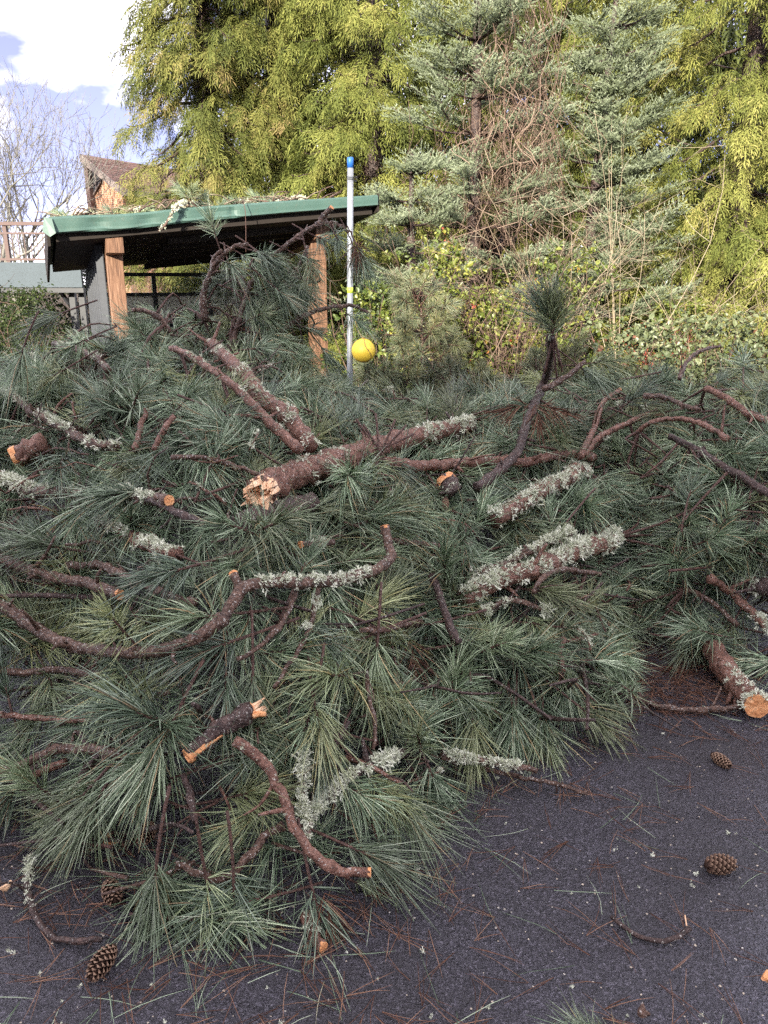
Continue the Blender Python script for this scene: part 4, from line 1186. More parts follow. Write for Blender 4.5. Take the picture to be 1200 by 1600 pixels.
tL, QL, rL = bough('stout limb furred with pale lichen right of centre', [(722, 930), (780, 905), (840, 885), (900, 862), (965, 840)], 13, 14, .06, [(.0, .62, 260, 1.35), (.5, 1.0, 200, 1.3)], mat=BARK_PINK, sides=14)
bough('lichen covered limb lying above the stout lichen limb', [(765, 808), (825, 778), (875, 748), (915, 733)], 11, 12, .05, [(.0, .55, 130, 1.2), (.45, 1.0, 130, 1.3)], mat=BARK_PINK, sides=14)
bough('thin lichen crusted branch between the two lichen limbs', [(735, 900), (790, 885), (845, 856), (892, 832)], 6, 6, .04, [(.0, 1.0, 150, 1.1)])
bough('fine lichen twig with a pale clump below the stout limb', [(752, 955), (795, 938), (830, 945), (858, 955)], 4.5, 4, .06, [(.0, .6, 60, .9), (.9, 1.0, 40, 1.3)])
bough('thin red branch looping over the stout lichen limb', [(835, 928), (850, 905), (880, 893), (935, 898)], 4, 4, .13)
tV, QV, rV = bough('upright forked stem carrying a single tall tuft', [(745, 760), (790, 725), (815, 690), (832, 645), (848, 600), (860, 555, 3.75), (864, 525, 3.75)], 6.5, 6.5, .16, sides=12, mat=BARK_DARK)
limb(tV, [(846, 608, float(QV[-1][1])), (880, 590, float(QV[-1][1]) + .05), (918, 566, float(QV[-1][1]) + .1)], 5, 3.5, name='fork')
bough('straight reddish branch running level behind the upright stem', [(600, 722), (680, 727), (760, 722), (850, 716), (925, 711)], 8, 7, .06, [(.3, .5, 20, .6)], mat=BARK_PINK)
tF, QF, rF = bough('pink forked branch with a bare tip pointing skyward', [(905, 713), (930, 665), (942, 632), (968, 605)], 5, 3.5, .13, raw1=True, mat=BARK_PINK)
limb(tF, [(908, 708), (940, 682), (985, 660), (1025, 640)], 5, 4, .11, name='fork', mat=BARK_PINK); add_lichen(tF, resolve([(920, 695), (975, 665)], .11), .014, 0, 1, 26, .8)
bough('dark straight branch slanting down through the right side tufts', [(1042, 680), (1090, 705), (1140, 740), (1215, 775)], 5.5, 6, .10, mat=BARK_DARK, sides=12)
bough('arched pinkish branch with a pale broken tip', [(1142, 688), (1090, 662), (1050, 655), (1015, 662), (990, 680)], 4.5, 3.5, .13, mat=BARK_PINK)
bough('thin arch of bare twig against the bramble leaves', [(1062, 594), (1070, 570), (1090, 550), (1125, 542)], 3.2, 2.2, .30)
bough('curving pair of twigs at the far right rim', [(1105, 610), (1140, 625), (1175, 650), (1215, 668)], 5, 5, .14, mat=BARK_PINK)
bough('brown drooping branch between far tufts below the brambles', [(1010, 620), (1040, 622), (1065, 632), (1092, 642)], 4, 3.5, .14)
tK, QK, rK = bough('sawn pinkish log resting on the asphalt at the heap foot', [(1112, 1012), (1135, 1048), (1162, 1080), (1183, 1103)], 18, 16.5, .03, [(.35, .75, 30, .9), (.7, 1.0, 40, 1.1)], mat=BARK_PINK, sides=18, raw1=True, name='sawn_log', cat='log', wob=.001)
tG, QG, rG = bough('thin twig with one green tuft lying on bare asphalt', [(985, 1088, 0), (1030, 1104, 0), (1090, 1110, 0), (1168, 1106, 0)], 4.5, 4.5)
bough('dark red limb entering the heap past the right tufts', [(1140, 905), (1175, 910), (1230, 918)], 12, 14, .03, [(.2, .6, 22, 1.0)], mat=BARK_DARK, sides=14)
bough('pink bent branch with a lichen tuft at its lower end', [(1108, 905), (1140, 925), (1165, 950), (1200, 980)], 6, 7, .10, [(.75, 1.0, 40, 1.1)], mat=BARK_PINK)
bough('thin grey forked twig above the sawn log', [(1072, 920), (1105, 935), (1130, 955), (1155, 980)], 4, 4, .09)
tQ, _, _ = bough('sawn log end with a round orange face by the walkway side', [(70, 690), (45, 703), (24, 714)], 16, 16, .02, mat=BARK_PINK, sides=16, raw1=True, name='sawn_log', cat='log')
bough('lichen crusted limb crossing the far left of the heap', [(-30, 735), (20, 752), (70, 765), (130, 778)], 11, 8, .03, [(.2, 1.0, 110, 1.1)], mat=BARK)
bough('lichen spotted branch slanting below the left drooping tufts', [(8, 618), (45, 638), (90, 668), (140, 690), (180, 700)], 7, 6, .05, [(.0, 1.0, 130, 1.1)])
bough('twin lichen twigs beside the corrugated wall', [(85, 540), (120, 545), (150, 560), (170, 575)], 4, 5, .12, [(.1, 1.0, 50, .8)])
bough('upright red stem stub below the rising stems', [(212, 705), (220, 670), (228, 640)], 5, 4, .10, raw1=False, mat=BARK_PINK)
bough('slanting red stem stub beside the upright one', [(240, 705), (258, 675), (275, 650)], 5, 4, .10, mat=BARK_PINK)
bough('thin curved twig arching behind the big left broom tuft', [(270, 715), (310, 715), (360, 725), (412, 742)], 4, 4, .07)
bough('bare twig bridging the dark gap at the window foot', [(205, 485, SY - .1), (230, 487, SY - .1), (252, 500, SY - .1), (265, 520, SY - .1)], 3.5, 4)
bough('dark scaly stem standing in the front green tufts', [(676, 895), (688, 935), (700, 970), (720, 1005)], 5, 7, .15, mat=BARK_DARK)
bough('thin brown twig hanging down the middle of the front face', [(572, 1050), (578, 1090), (585, 1130), (582, 1170)], 3.5, 3, .06)
bough('short lichen dusted stick on the asphalt edge of the heap', [(690, 1180), (740, 1190), (790, 1198), (840, 1208)], 7, 4, .03, [(.0, .8, 110, 1.0)], mat=BARK)
bough('thin dark stick trailing onto the open asphalt', [(690, 1170, 0), (740, 1200, 0), (800, 1215, 0), (870, 1228, 0), (920, 1240, 0)], 4, 3)
bough('curved lichen twig lying on the asphalt beside two cones', [(52, 1335, 0), (46, 1380, 0), (58, 1430, 0), (92, 1468, 0), (160, 1470, 0)], 5, 4.5, .0, [(.0, .45, 40, .7)], mat=BARK_DARK)
bough('sawn pink stick at the front foot of the heap', [(474, 1430, 0), (486, 1458, 0), (502, 1476, 0)], 10, 9, .0, [(.0, .6, 14, .7)], raw1=True, mat=BARK_PINK, sides=14)
bough('parallel dead twigs at the lower left edge', [(-30, 1040), (30, 1050), (90, 1046), (150, 1058), (190, 1078)], 6, 5, .04)
bough('long red dead twig below the parallel twigs', [(-30, 1112), (40, 1122), (100, 1124), (165, 1124)], 5, 4, .04, mat=BARK_PINK)
bough('grey broken stick with an orange tip low at left', [(-20, 1215), (40, 1195), (80, 1175), (130, 1178), (185, 1172)], 8, 7, .03, mat=BARK)
bough('broken stick with pale snapped end lying low at left', [(105, 1188), (70, 1205), (36, 1225)], 6, 7, .05, mat=BARK_PINK, raw1=True)
bough('dark stubby stick poking from the low left tufts', [(160, 1175), (140, 1200), (112, 1250)], 5, 6, .05, mat=BARK_DARK, raw1=True)
bough('dark scaly shoot among the bottom tufts', [(285, 1210), (300, 1245), (306, 1280)], 5, 5, .06, mat=BARK_DARK)
bough('branch with side shoots feeding the lowest brooms', [(445, 1290), (410, 1310), (380, 1345), (340, 1375), (270, 1350)], 7, 5, .03, mat=BARK)
bough('thin twig rising from the right edge of the front face', [(880, 1050), (876, 1020), (882, 995)], 4, 3.5, .10, mat=BARK_PINK)
bough('small cut stub with lichen in the middle of the heap', [(520, 848), (490, 850), (468, 853)], 5, 5, .06, [(.1, .8, 22, .7)], raw1=True)
tC, QC, rC = bough('orange cut stub ringed by needles right of centre', [(712, 770), (704, 762), (697, 752)], 15, 16, .08, [(.2, .8, 20, .8)], raw1=True, mat=BARK_DARK, sides=14)
bough('lichen covered log with a torn orange knot at left', [(150, 815), (195, 835), (235, 850), (275, 862)], 10, 9, .03, [(.0, 1.0, 130, 1.1)], mat=BARK_PINK, sides=12)
bough('knobbly dark branch holding the big left broom tuft', [(215, 772), (260, 795), (300, 812), (330, 820)], 6, 6, .09, [(.0, .5, 30, .8)], mat=BARK_DARK)
bough('red twig under the small cut stub', [(615, 845), (660, 850), (700, 855), (735, 852)], 4.5, 5, .07, mat=BARK)
bough('bent twig lying in the central tufts above the dark scaly stem', [(565, 985), (600, 985), (635, 975), (660, 972)], 4, 4.5, .08)

LP = np.concatenate(LIMB_PTS)
def nearest(p):
    d = np.linalg.norm(LP - p, axis=1); i = int(np.argmin(d)); return LIMB_OWN[i], LP[i], float(d[i])

# ---- tufts placed where the photograph shows single ones: base px, tip px, how much it leans to the viewer
named = [(864, 528, 858, 470, .1, 1.25, 3.75), (863, 520, 848, 470, .1, 1.15, 3.75), (864, 522, 872, 470, .15, 1.15, 3.75), (864, 512, 860, 460, .1, 1.1, 3.75), (920, 568, 945, 565, .1, .9, 3.9), (905, 572, 925, 590, .2, .9, 3.85), (222, 768, 60, 785, .3, 1.15, 0), (590, 715, 560, 780, .5, 1.1, 0), (600, 715, 640, 790, .4, 1.0, 0), (105, 858, 10, 835, .3, 1.1, 0),
         (268, 1132, 170, 1080, .4, 1.2, 0), (268, 1132, 235, 1210, .5, 1.15, 0), (490, 1092, 500, 1120, 1.2, 1.0, 0), (490, 1095, 470, 1160, .6, 1.0, 0), (245, 1345, 225, 1470, .2, 1.1, 0),
         (322, 1370, 340, 1470, .2, 1.05, 0), (365, 1370, 370, 1460, .3, 1.0, 0), (487, 1385, 505, 1440, .5, 1.0, 0), (540, 1320, 610, 1340, .3, 1.0, 0), (668, 1195, 690, 1250, .4, 1.0, 0), (660, 1175, 640, 1110, .5, 1.0, 0),
         (738, 1118, 735, 1150, 1.0, 1.0, 0), (842, 1118, 850, 1150, 1.0, 1.0, 0), (805, 1105, 790, 1140, 1.0, .9, 0), (640, 1118, 620, 1080, .7, 1.0, 0), (900, 1100, 930, 1120, .7, 1.0, 0), (990, 902, 1070, 905, .4, 1.1, 0),
         (1008, 965, 1080, 985, .4, 1.1, 0), (1075, 1000, 1150, 1000, .4, 1.05, 0), (950, 1000, 960, 1060, .3, 1.0, 0), (990, 1085, 950, 1050, .1, .9, 0), (1070, 878, 1160, 850, .4, 1.15, 0), (930, 745, 1000, 790, .5, 1.2, 0),
         (890, 810, 850, 850, .6, 1.1, 0), (695, 905, 700, 850, .5, 1.15, 0), (750, 1020, 790, 990, .5, 1.1, 0), (800, 1030, 850, 1000, .5, 1.05, 0), (585, 990, 520, 1010, .4, 1.1, 0), (590, 1000, 580, 1070, .4, 1.1, 0),
         (400, 830, 470, 800, .5, 1.1, 0), (400, 835, 340, 800, .5, 1.1, 0), (640, 860, 600, 830, .5, 1.0, 0), (300, 885, 230, 900, .5, 1.1, 0), (370, 1000, 250, 1030, .4, 1.15, 0), (360, 960, 240, 960, .4, 1.1, 0), (395, 1045, 400, 1110, .5, 1.0, 0),
         (1080, 770, 1150, 780, .4, 1.1, 0), (1060, 640, 1000, 650, .3, 1.0, 0), (830, 630, 790, 610, .3, .9, 0), (945, 640, 880, 650, .3, .9, 0), (300, 560, 240, 600, .3, 1.0, 0), (230, 530, 200, 490, .3, .9, 0), (290, 500, 320, 470, .3, .9, 0),
         (100, 488, 60, 505, .1, .95, 3.6), (38, 540, 25, 590, .1, 1.0, 3.5), (105, 575, 75, 595, .2, .95, 3.6), (135, 530, 105, 545, .1, .9, 3.7), (75, 1240, 60, 1220, .4, .9, 0), (155, 1215, 110, 1260, .3, 1.1, 0),
         (165, 1228, 130, 1280, .3, 1.0, 0), (340, 640, 400, 660, .3, 1.0, 0), (500, 650, 450, 640, .3, 1.1, 0), (520, 640, 560, 670, .3, 1.0, 0), (30, 950, 0, 930, .4, 1.0, 0), (205, 1000, 180, 960, .3, 1.0, 0)]
for bx, by, tx, ty, lean, sc, Y in named:
    b = at(bx, by, Y) if Y else hit(bx, by, .10)
    e = at(tx, ty, b[1]); d = e - b; d = d / np.linalg.norm(d) + np.array([0, -lean, .12 * lean])
    own, q, dist = nearest(b); b[2] = max(b[2], .03)
    place_tuft(own, b, d, sc)
# the tufts in front of the splintered log
Ym = float(BRANCHES[0][1][len(BRANCHES[0][1]) // 2][1]) - .07
for bx, by, tx, ty in ((588, 712, 530, 765), (592, 714, 595, 800), (596, 708, 645, 765), (584, 706, 520, 735)):
    b = at(bx, by, Ym); d = at(tx, ty, Ym) - b; d = d / np.linalg.norm(d) + np.array([0, -.35, .1]); place_tuft(mt, b, d, 1.15)
# boughs heaped up before the shelter
for k in range(46):
    px = random.uniform(190, 545); py = random.uniform(495, 600) if px < 345 else random.uniform(415 + abs(px - 430) * .3, 600)
    b = at(px, py, SY + random.uniform(-.05, .45)); own, q, dist = nearest(b)
    if px > 500 and py > 470: continue
    a = random.uniform(-.3, 1.2) if px > 380 else random.uniform(.6, 3.3)
    d = np.array([math.cos(a), -.45 + random.gauss(0, .3), random.choice((-.8, -.5, -.2, .4))])
    place_tuft(own, b, d, random.uniform(.85, 1.1))
    s = b - d / np.linalg.norm(d) * .15
    if dist < .6:
        P = spline([q, (q + s) / 2 + [0, 0, .05] + rng.normal(0, .02, 3), s], .05); V, T = tube(P, np.linspace(.0065, .0042, len(P)), 7, .1); link('twig', make_mesh('twig', V - np.array(own.location), T, TWIG), own)
# tufts on the tall thin branches
for t, Q, us in ((t3, Q3, (.45, .62, .75, .9, 1.0)), (t4, Q4, (.7, .85, 1.0, 1.0)), (t5, Q5, (.5, .8)), (tG, QG, (0.0,))):
    for u in us:
        q = Q[int(u * (len(Q) - 1))]; tg = Q[min(len(Q) - 1, int(u * (len(Q) - 1)) + 2)] - Q[max(0, int(u * (len(Q) - 1)) - 2)]
        tg = tg / np.linalg.norm(tg)
        d = tg * .8 + np.array([random.gauss(0, .4), random.gauss(-.2, .3), -.75 if t is not tG else .05])
        if t is tG: d = np.array([-.8, -.1, .15])
        place_tuft(t, q + d / np.linalg.norm(d) * .06, d, random.uniform(.8, 1.0), 1 if u == 1 else None)
for px, py, dx, dy in ((338, 372, -4, -20), (405, 395, 30, 10), (430, 560, 30, 8), (470, 560, 25, 18), (470, 520, 10, 30), (500, 540, 15, 20), (440, 600, 20, 10), (410, 480, 8, 25), (360, 420, 10, 22), (560, 390, 12, 25), (420, 420, 14, 20), (480, 400, 5, 25), (390, 520, -20, 12)):
    b = at(px, py, SY + random.uniform(.0, .35)); e = at(px + dx, py + dy, b[1]); own, q, dist = nearest(b)
    place_tuft(own, b, (e - b) / np.linalg.norm(e - b) + [0, -.25, 0], random.uniform(.8, .95))
    if dist > .12:
        P = spline([q, (q + b) / 2 + [0, 0, .04], b - (e - b)], .05); link('twig', make_mesh('twig', *[x if i else x - np.array(own.location) for i, x in enumerate(tube(P, np.linspace(.006, .004, len(P)), 6))], TWIG), own)

DEADT = []
for k, p in enumerate((-60, -15)):
    V, T, C, M = tuft(R(p), 400 + k, L=.12, nf=18, wide=.6, stem=False, r0=.0014)
    DEADT.append(make_mesh('dead_needle_tuft', V, T, NEEDLE_DEAD, smooth=True, tint=C))
for px, py, Y, k, az in ((836, 628, 3.55, 0, -1.2), (842, 632, 3.55, 1, -.3), (828, 630, 3.55, 1, 3.3), (556, 372, SY + .2, 0, -1.5), (640, 995, 0, 0, -1.2), (505, 1390, 0, 0, -1.0), (1030, 965, 0, 1, -.6), (1005, 650, 0, 1, .3)):
    b = at(px, py, Y) if Y else hit(px, py, .09)
    own, q, dist = nearest(b)
    o = link('dead_needle_tuft', DEADT[k], own, b - np.array(own.location)); o.rotation_euler = (0, 0, az)
# ---- the tufts that clothe the heap
cells = {}
cand, tufts = 0, []
def ok(p, sp):
    k = tuple((p / sp).astype(int))
    for a in (-1, 0, 1):
        for b in (-1, 0, 1):
            for c in (-1, 0, 1):
                for q in cells.get((k[0] + a, k[1] + b, k[2] + c), ()):
                    if np.linalg.norm(q - p) < sp: return False
    cells.setdefault(k, []).append(p); return True
SPC = .098
for _ in range(26000):
    y = random.uniform(1.4, 6.0); x = random.uniform(-.56 * y - .35, .56 * y + .35)
    h = Hs(x, y)
    if h < .035: continue
    e = .03; gx, gy = (Hs(x + e, y) - Hs(x - e, y)) / (2 * e), (Hs(x, y + e) - Hs(x, y - e)) / (2 * e)
    g = math.sqrt(1 + gx * gx + gy * gy)
    if random.random() > g / 2.2: continue
    p = np.array([x, y, float(Hn(x, y)) + random.gauss(.0, .03)]); p[2] = max(p[2], .03)
    sp_ = SPC * (1.0 if y < 4 else 1.25)
    if not ok(p, sp_): continue
    tufts.append((p, np.array([-gx, -gy, 1]) / g))
def hides(p, d):
    d = d / np.linalg.norm(d)
    for u in (-.04, .04, .11, .18):
        s = p + d * u; df = s - CLR; al = np.einsum('ij,ij->i', df, CLV); pe = np.linalg.norm(df - CLV * al[:, None], axis=1)
        hm = (al > -.02) & (al < .45) & (pe < CLW)
        if hm[-15:].any(): return 2
        if hm.any(): return 1
    return 0
CLR = np.concatenate([Q[::2] for t, Q, r in BRANCHES if r.max() > .008]); CLW = np.concatenate([np.full(len(CLR), .05), np.full(15, .085)]); CLR = np.concatenate([CLR, [on_ground(px, py, .03) for px, py in ((170, 1378), (178, 1398), (186, 1415), (240, 1310), (240, 1335), (173, 1321), (172, 1490), (172, 1515), (46, 1380), (52, 1420), (80, 1455), (100, 1340), (110, 1400), (120, 1440), (50, 1310))]]); CLV = EYE - CLR; CLV /= np.linalg.norm(CLV, axis=1)[:, None]
for p, n in tufts:
    own, q, dist = nearest(p)
    a = random.uniform(0, 2 * math.pi); tan = np.array([math.cos(a), math.sin(a), 0]); tan = tan - n * np.dot(tan, n); tan /= np.linalg.norm(tan)
    away = p - q; away = away / (np.linalg.norm(away) + 1e-6)
    d = n * random.uniform(.15, .75) + tan * .85 + away * .35 + np.array([0, -.12, -.12])
    hd = hides(p, d)
    if hd == 2 or (hd and random.random() < .88): continue
    o = place_tuft(own, p, d, random.uniform(.8, 1.12) * float(np.interp(p[1], [1.8, 2.4, 3.2], [.92, 1.08, 1.2])))
    d = d / np.linalg.norm(d)
    if .16 < dist < .32 and random.random() < .6:
        s = p - d * .16
        P = spline([q, (q + s) / 2 + rng.normal(0, .03, 3) - n * .03, s], .06)
        P[:, 2] = np.maximum(P[:, 2], .006)
        V, T = tube(P, np.linspace(.008, .0045, len(P)), 6, .08)
        link('twig', make_mesh('twig', V - np.array(own.location), T, TWIG), own)
# bare twigs lying over the surface
for _ in range(400):
    p, n = random.choice(tufts)
    if p[1] > 4.6: continue
    own, q, dist = nearest(p)
    a = random.uniform(0, 2 * math.pi); d = np.array([math.cos(a), math.sin(a) * .6, 0]); d = d - n * np.dot(d, n); L = random.uniform(.12, .34)
    P = spline([p + n * .0 - d * L / 2, p + n * random.uniform(.02, .07) + rng.normal(0, .015, 3), p + n * random.uniform(0.0, .09) + d * L / 2], .04, .002)
    P[:, 2] = np.maximum(P[:, 2], .008)
    V, T = tube(P, np.linspace(.0058, .0034, len(P)) * random.choice((.6, .75, .9, 1.1, 1.5)), 7, .08)
    link('twig', make_mesh('twig', V - np.array(own.location), T, random.choice((TWIG, BARK, BARK_PINK))), own)
    if random.random() < .5:
        j = random.randrange(1, len(P) - 1); e = d / np.linalg.norm(d) * .6 + rng.normal(0, .6, 3); e /= np.linalg.norm(e); l = random.uniform(.04, .13)
        V, T = tube(spline([P[j], P[j] + e * l * .5 + rng.normal(0, .008, 3), P[j] + e * l], .03), .0028, 6, .1); V[:, 2] = np.maximum(V[:, 2], .004); link('twig', make_mesh('twig', V - np.array(own.location), T, random.choice((TWIG, BARK_DARK))), own)
    if random.random() < .25: add_lichen(own, P, .006, .1, .9, random.randint(6, 22), random.uniform(.5, .9))

# ---- needles and twigs deep in the heap, seen only between the boughs
deep = [tuft(R(p), 700 + i, L=.19, nf=30, per=2, rings=2, r0=.0014, stem=False) for i, p in enumerate((-60, -30, 0, 25, -10, 50))]
deep = [(v, t, c) for v, t, c, m in deep]
pos, X = [], []
while len(pos) < 750:
    y = random.uniform(1.5, 5.8); x = random.uniform(-.56 * y - .3, .56 * y + .3); h = float(Hn(x, y))
    if Hs(x, y) < .08: continue
    pos.append((x, y, max(.02, h - random.uniform(.06, .24)))); a = random.uniform(0, 2 * math.pi); X.append((math.cos(a), math.sin(a), random.gauss(0, .2)))
V, T, C = scatter(deep, frames(pos, X, scale=rng.uniform(.85, 1.15, len(pos))), rng.uniform(.25, .6, len(pos)))
V[:, 2] = np.maximum(V[:, 2], .003)
o = link('pine_needle_mass', make_mesh('pine_needle_mass', V, T, NEEDLE, smooth=True, tint=np.clip(C, 0, 1)))
tag(o, 'tangled pine needles deep between the fallen boughs', 'needles', kind='stuff')
mb = MB()
for _ in range(700):
    y = random.uniform(1.7, 5.8); x = random.uniform(-.56 * y - .3, .56 * y + .3); h = float(Hs(x, y))
    if h < .1: continue
    p = np.array([x, y, max(.02, h * random.uniform(.3, .92))]); d = rng.normal(0, 1, 3); d[2] *= .3; d /= np.linalg.norm(d); L = random.uniform(.15, .5)
    P = spline([p, p + d * L * .5 + rng.normal(0, .03, 3), p + d * L + rng.normal(0, .04, 3)], .1); P[:, 2] = np.maximum(P[:, 2], .01)
    mb.tube(P, np.linspace(.010, .005, len(P)) * random.uniform(.6, 1.4), 5)
tag(mb.build('twig_mass', BARK_DARK, smooth=True), 'dark tangle of twigs deep inside the fallen heap', 'twigs', kind='stuff')

# ---- sunlit small pines standing behind the heap
def sapling(label, px, Y, h, w, n):
    c = at(px, 600, Y); c[2] = 0
    t = thing('pine_sapling', label, 'tree', c, 'small pines behind the heap')
    P = spline([[0, 0, -.05], [.03, 0, h * .5], [0, .02, h]], .12); MB().tube(P, np.linspace(.025, .008, len(P)), 7).build('trunk', BARK, t, smooth=True)
    for i in range(n):
        z = h * random.uniform(.12, 1.0); a = random.gauss(-math.pi / 2, 1.4); rr = w * (1 - .6 * z / h) * random.uniform(.45, 1.05)
        q = np.array([math.cos(a) * rr, math.sin(a) * rr, z + .12 * rr])
        if i % 2 == 0:
            s = np.array([0, 0, z - .1]); V, T = tube(spline([s, (s + q) / 2, q], .12), .007, 5); link('branch', make_mesh('branch', V, T, TWIG), t)
        o = bpy.data.objects.new('needle_tuft', random.choice(SUNT)); o.parent = t; o.location = q; o.rotation_euler = (random.gauss(0, .25), random.gauss(0, .25), a + random.gauss(0, .5)); o.scale = (random.uniform(.9, 1.35),) * 3
        COL.objects.link(o)
sapling('pale sunlit pine sapling right of the yellow ball', 655, 7.9, 1.55, .55, 80)
sapling('low sunlit pine sapling just behind the steel pole', 600, 7.7, .75, .55, 55)
sapling('low sunlit pine behind the red log end of the heap', 720, 7.4, .75, .6, 60)
sapling('grey green pine sapling behind the single upright tuft', 860, 8.0, .95, .6, 60)

# ================================================================== SMALL THINGS ON THE GROUND AND ROOF
def cone_mesh(seed, L=.085, Rm=.021, openness=.55):
    r = np.random.default_rng(seed); mb = MB()
    def prof(u): return Rm * (math.sin(math.pi * min(1, .12 + u * .86)) ** .7)
    us = np.linspace(0, 1, 14)
    mb.tube(np.stack([us * L, us * 0, us * 0], 1), [max(.003, prof(u) * .72) for u in us], 12, c=.15)
    n = 78
    for i in range(n):
        u = .02 + .94 * i / n; a = i * 2.39996; rr = prof(u)
        o = np.array([0, math.cos(a), math.sin(a)]); s = np.array([0, -math.sin(a), math.cos(a)]); ax = np.array([1., 0, 0])
        w = .0068 * (.5 + rr / Rm * .65); l = .016
        b = ax * (u * L - .004) + o * rr * .6
        tip = b + ax * l * (1 - openness * .5) + o * (rr * .42 + .006 * openness)
        V = [b - s * w * .5, b + s * w * .5, tip - s * w - ax * .003, tip + s * w - ax * .003, tip + ax * .0035 + o * .0008, tip + o * .0028 - ax * .001,
             tip - s * w * .9 - ax * .003 - o * .003, tip + s * w * .9 - ax * .003 - o * .003]
        T = [(0, 1, 3), (0, 3, 2), (2, 5, 4), (5, 3, 4), (2, 3, 5), (0, 6, 7), (0, 7, 1), (6, 4, 7), (0, 2, 6), (1, 7, 3), (2, 4, 6), (3, 7, 4)]
        mb.add(V, T, 0, [.12, .12, .6, .6, .75, .85, .2, .2])
    return mb.mesh('pine_cone', CONE, False, True)
CONE = simple_tint('cone_scales', [(0.0, (.016, .010, .008)), (.4, (.075, .042, .030)), (.7, (.20, .125, .085)), (1.0, (.36, .25, .17))], .6)
def put_cone(label, px, py, ang, seed, L, Rm, op, z=None, pit=0.0):
    me = cone_mesh(seed, L, Rm, op); p = on_ground(px, py, Rm * .9)
    o = link('pine_cone', me, None, p); o.rotation_euler = (random.uniform(0, 6), -pit, ang)
    o.rotation_mode = 'XYZ'
    tag(o, label, 'pine cone', 'pine cones on the asphalt'); return o
put_cone('open pine cone alone on the open asphalt', 1102, 1352, R(5), 1, .088, .0215, .8)
put_cone('small dark pine cone near the heap foot at the far side', 1112, 1178, R(-65), 2, .075, .017, .35)
put_cone('open ribbed pine cone touching the lowest left tuft', 170, 1378, R(-60), 3, .085, .020, .8)
put_cone('dark closed pine cone lowest on the asphalt', 178, 1478, R(-105), 4, .095, .022, .4)
co = put_cone('closed brown pine cone tucked under the needles', 240, 1308, R(-95), 5, .08, .023, .15); co.location.z += .05
co = link('pine_cone', cone_mesh(6, .045, .012, .2), None, hit(696, 776, .12)); co.rotation_euler = (0, R(80), R(-80)); tag(co, 'tiny red brown cone hanging below the orange cut stub', 'pine cone', 'pine cones on the asphalt')

# orange wood chips
def chip(label, px, py, w, l, mat, z=.006):
    p = on_ground(px, py, z); t = 14; V, T = [], []
    for k in (0, 1):
        V.append((0, 0, .009 * k + .004))
        for i in range(t): a = i / t * 2 * math.pi; rr = random.uniform(.85, 1.1); V.append((math.cos(a) * w * rr, math.sin(a) * l * rr, .010 * k + .008 * math.cos(a * 2)))
    for i in range(t):
        a, b = 1 + i, 1 + (i + 1) % t; T += [(0, b, a), (t + 1, t + 1 + a, t + 1 + b), (a, b, t + 1 + b), (a, t + 1 + b, t + 1 + a)]
    o = link('wood_chip', make_mesh('wood_chip', V, T, mat, smooth=False), None, p); o.rotation_euler = (R(28), R(-8), random.uniform(0, 3)); o.location.z += .012
    tag(o, label, 'wood chip', 'wood chips on the asphalt'); return o
chip('round orange wood chip beside the closed cone', 173, 1321, .022, .020, RAW)
chip('small red bark chip next to the round orange chip', 195, 1325, .012, .006, BARK_PINK)
chip('pinkish bark chip at the lower left asphalt edge', 10, 1392, .016, .009, RAW_PALE)
chip('brown bark chip at the bottom of the lot', 1003, 1590, .014, .010, BARK)
chip('small tan bark flake in the lower right asphalt', 1195, 1535, .012, .007, RAW)

# loose twig on the open asphalt
lt = thing('fallen_twig', 'loose crooked brown twig alone on the open asphalt', 'twig', on_ground(1010, 1462))
P = spline([on_ground(955, 1432, .008), on_ground(985, 1455, .009), on_ground(1010, 1467, .009), on_ground(1050, 1468, .010), on_ground(1078, 1450, .014)], .02, .0012)
V, T = tube(P, np.linspace(.0055, .0072, len(P)), 8, .12); link('stem', make_mesh('stem', V - np.array(lt.location), T, BARK_DARK), lt)
P = spline([on_ground(1074, 1452, .012), on_ground(1070, 1430, .02)], .02); V, T = tube(P, .002, 5); link('dead_needle', make_mesh('dead_needle', V - np.array(lt.location), T, RAW_PALE), lt)

# fallen needles on the asphalt
def strands(n, region, mat, name, label, lo, hi, r0, per, green=False, extra=()):
    mb = MB(); c = 0
    items = list(extra)
    while len(items) < n:
        px, py = random.uniform(-40, 1240), random.uniform(990, 1620); p = on_ground(px, py)
        d = p[1] - np.interp(p[0], _ew[:, 0], _ew[:, 1])
        if d > .35: continue
        w = math.exp(-abs(d) / .45) * .9 + .13
        if random.random() > w: continue
        items.append((px, py, random.uniform(0, 2 * math.pi)))
    for px, py, a in items:
        b = on_ground(px, py, .004)
        for k in range(random.choice(per)):
            aa = a + random.gauss(0, .16); L = random.uniform(lo, hi); d = np.array([math.cos(aa), math.sin(aa), 0]); s = np.array([-d[1], d[0], 0]) * random.gauss(0, .12)
            P = [b + (d * u + s * u * u) * L + [0, 0, random.uniform(.0005, .004) + .012 * u * (1 - u) * random.random()] for u in (0, .33, .66, 1)]
            mb.tube(P, [r0, r0, r0 * .9, r0 * .4], 3, c=random.uniform(.1, 1))
    o = mb.build(name, mat, smooth=True, tint=True); tag(o, label, 'needles', kind='stuff')
strands(430, None, NEEDLE_DEAD, 'fallen_dead_needles', 'rust brown pine needles strewn over the wet asphalt', .07, .15, .0009, (1, 2, 2, 3))
strands(120, None, NEEDLE, 'fallen_green_needles', 'loose green pine needles strewn over the asphalt', .08, .17, .0009, (1, 1, 2))
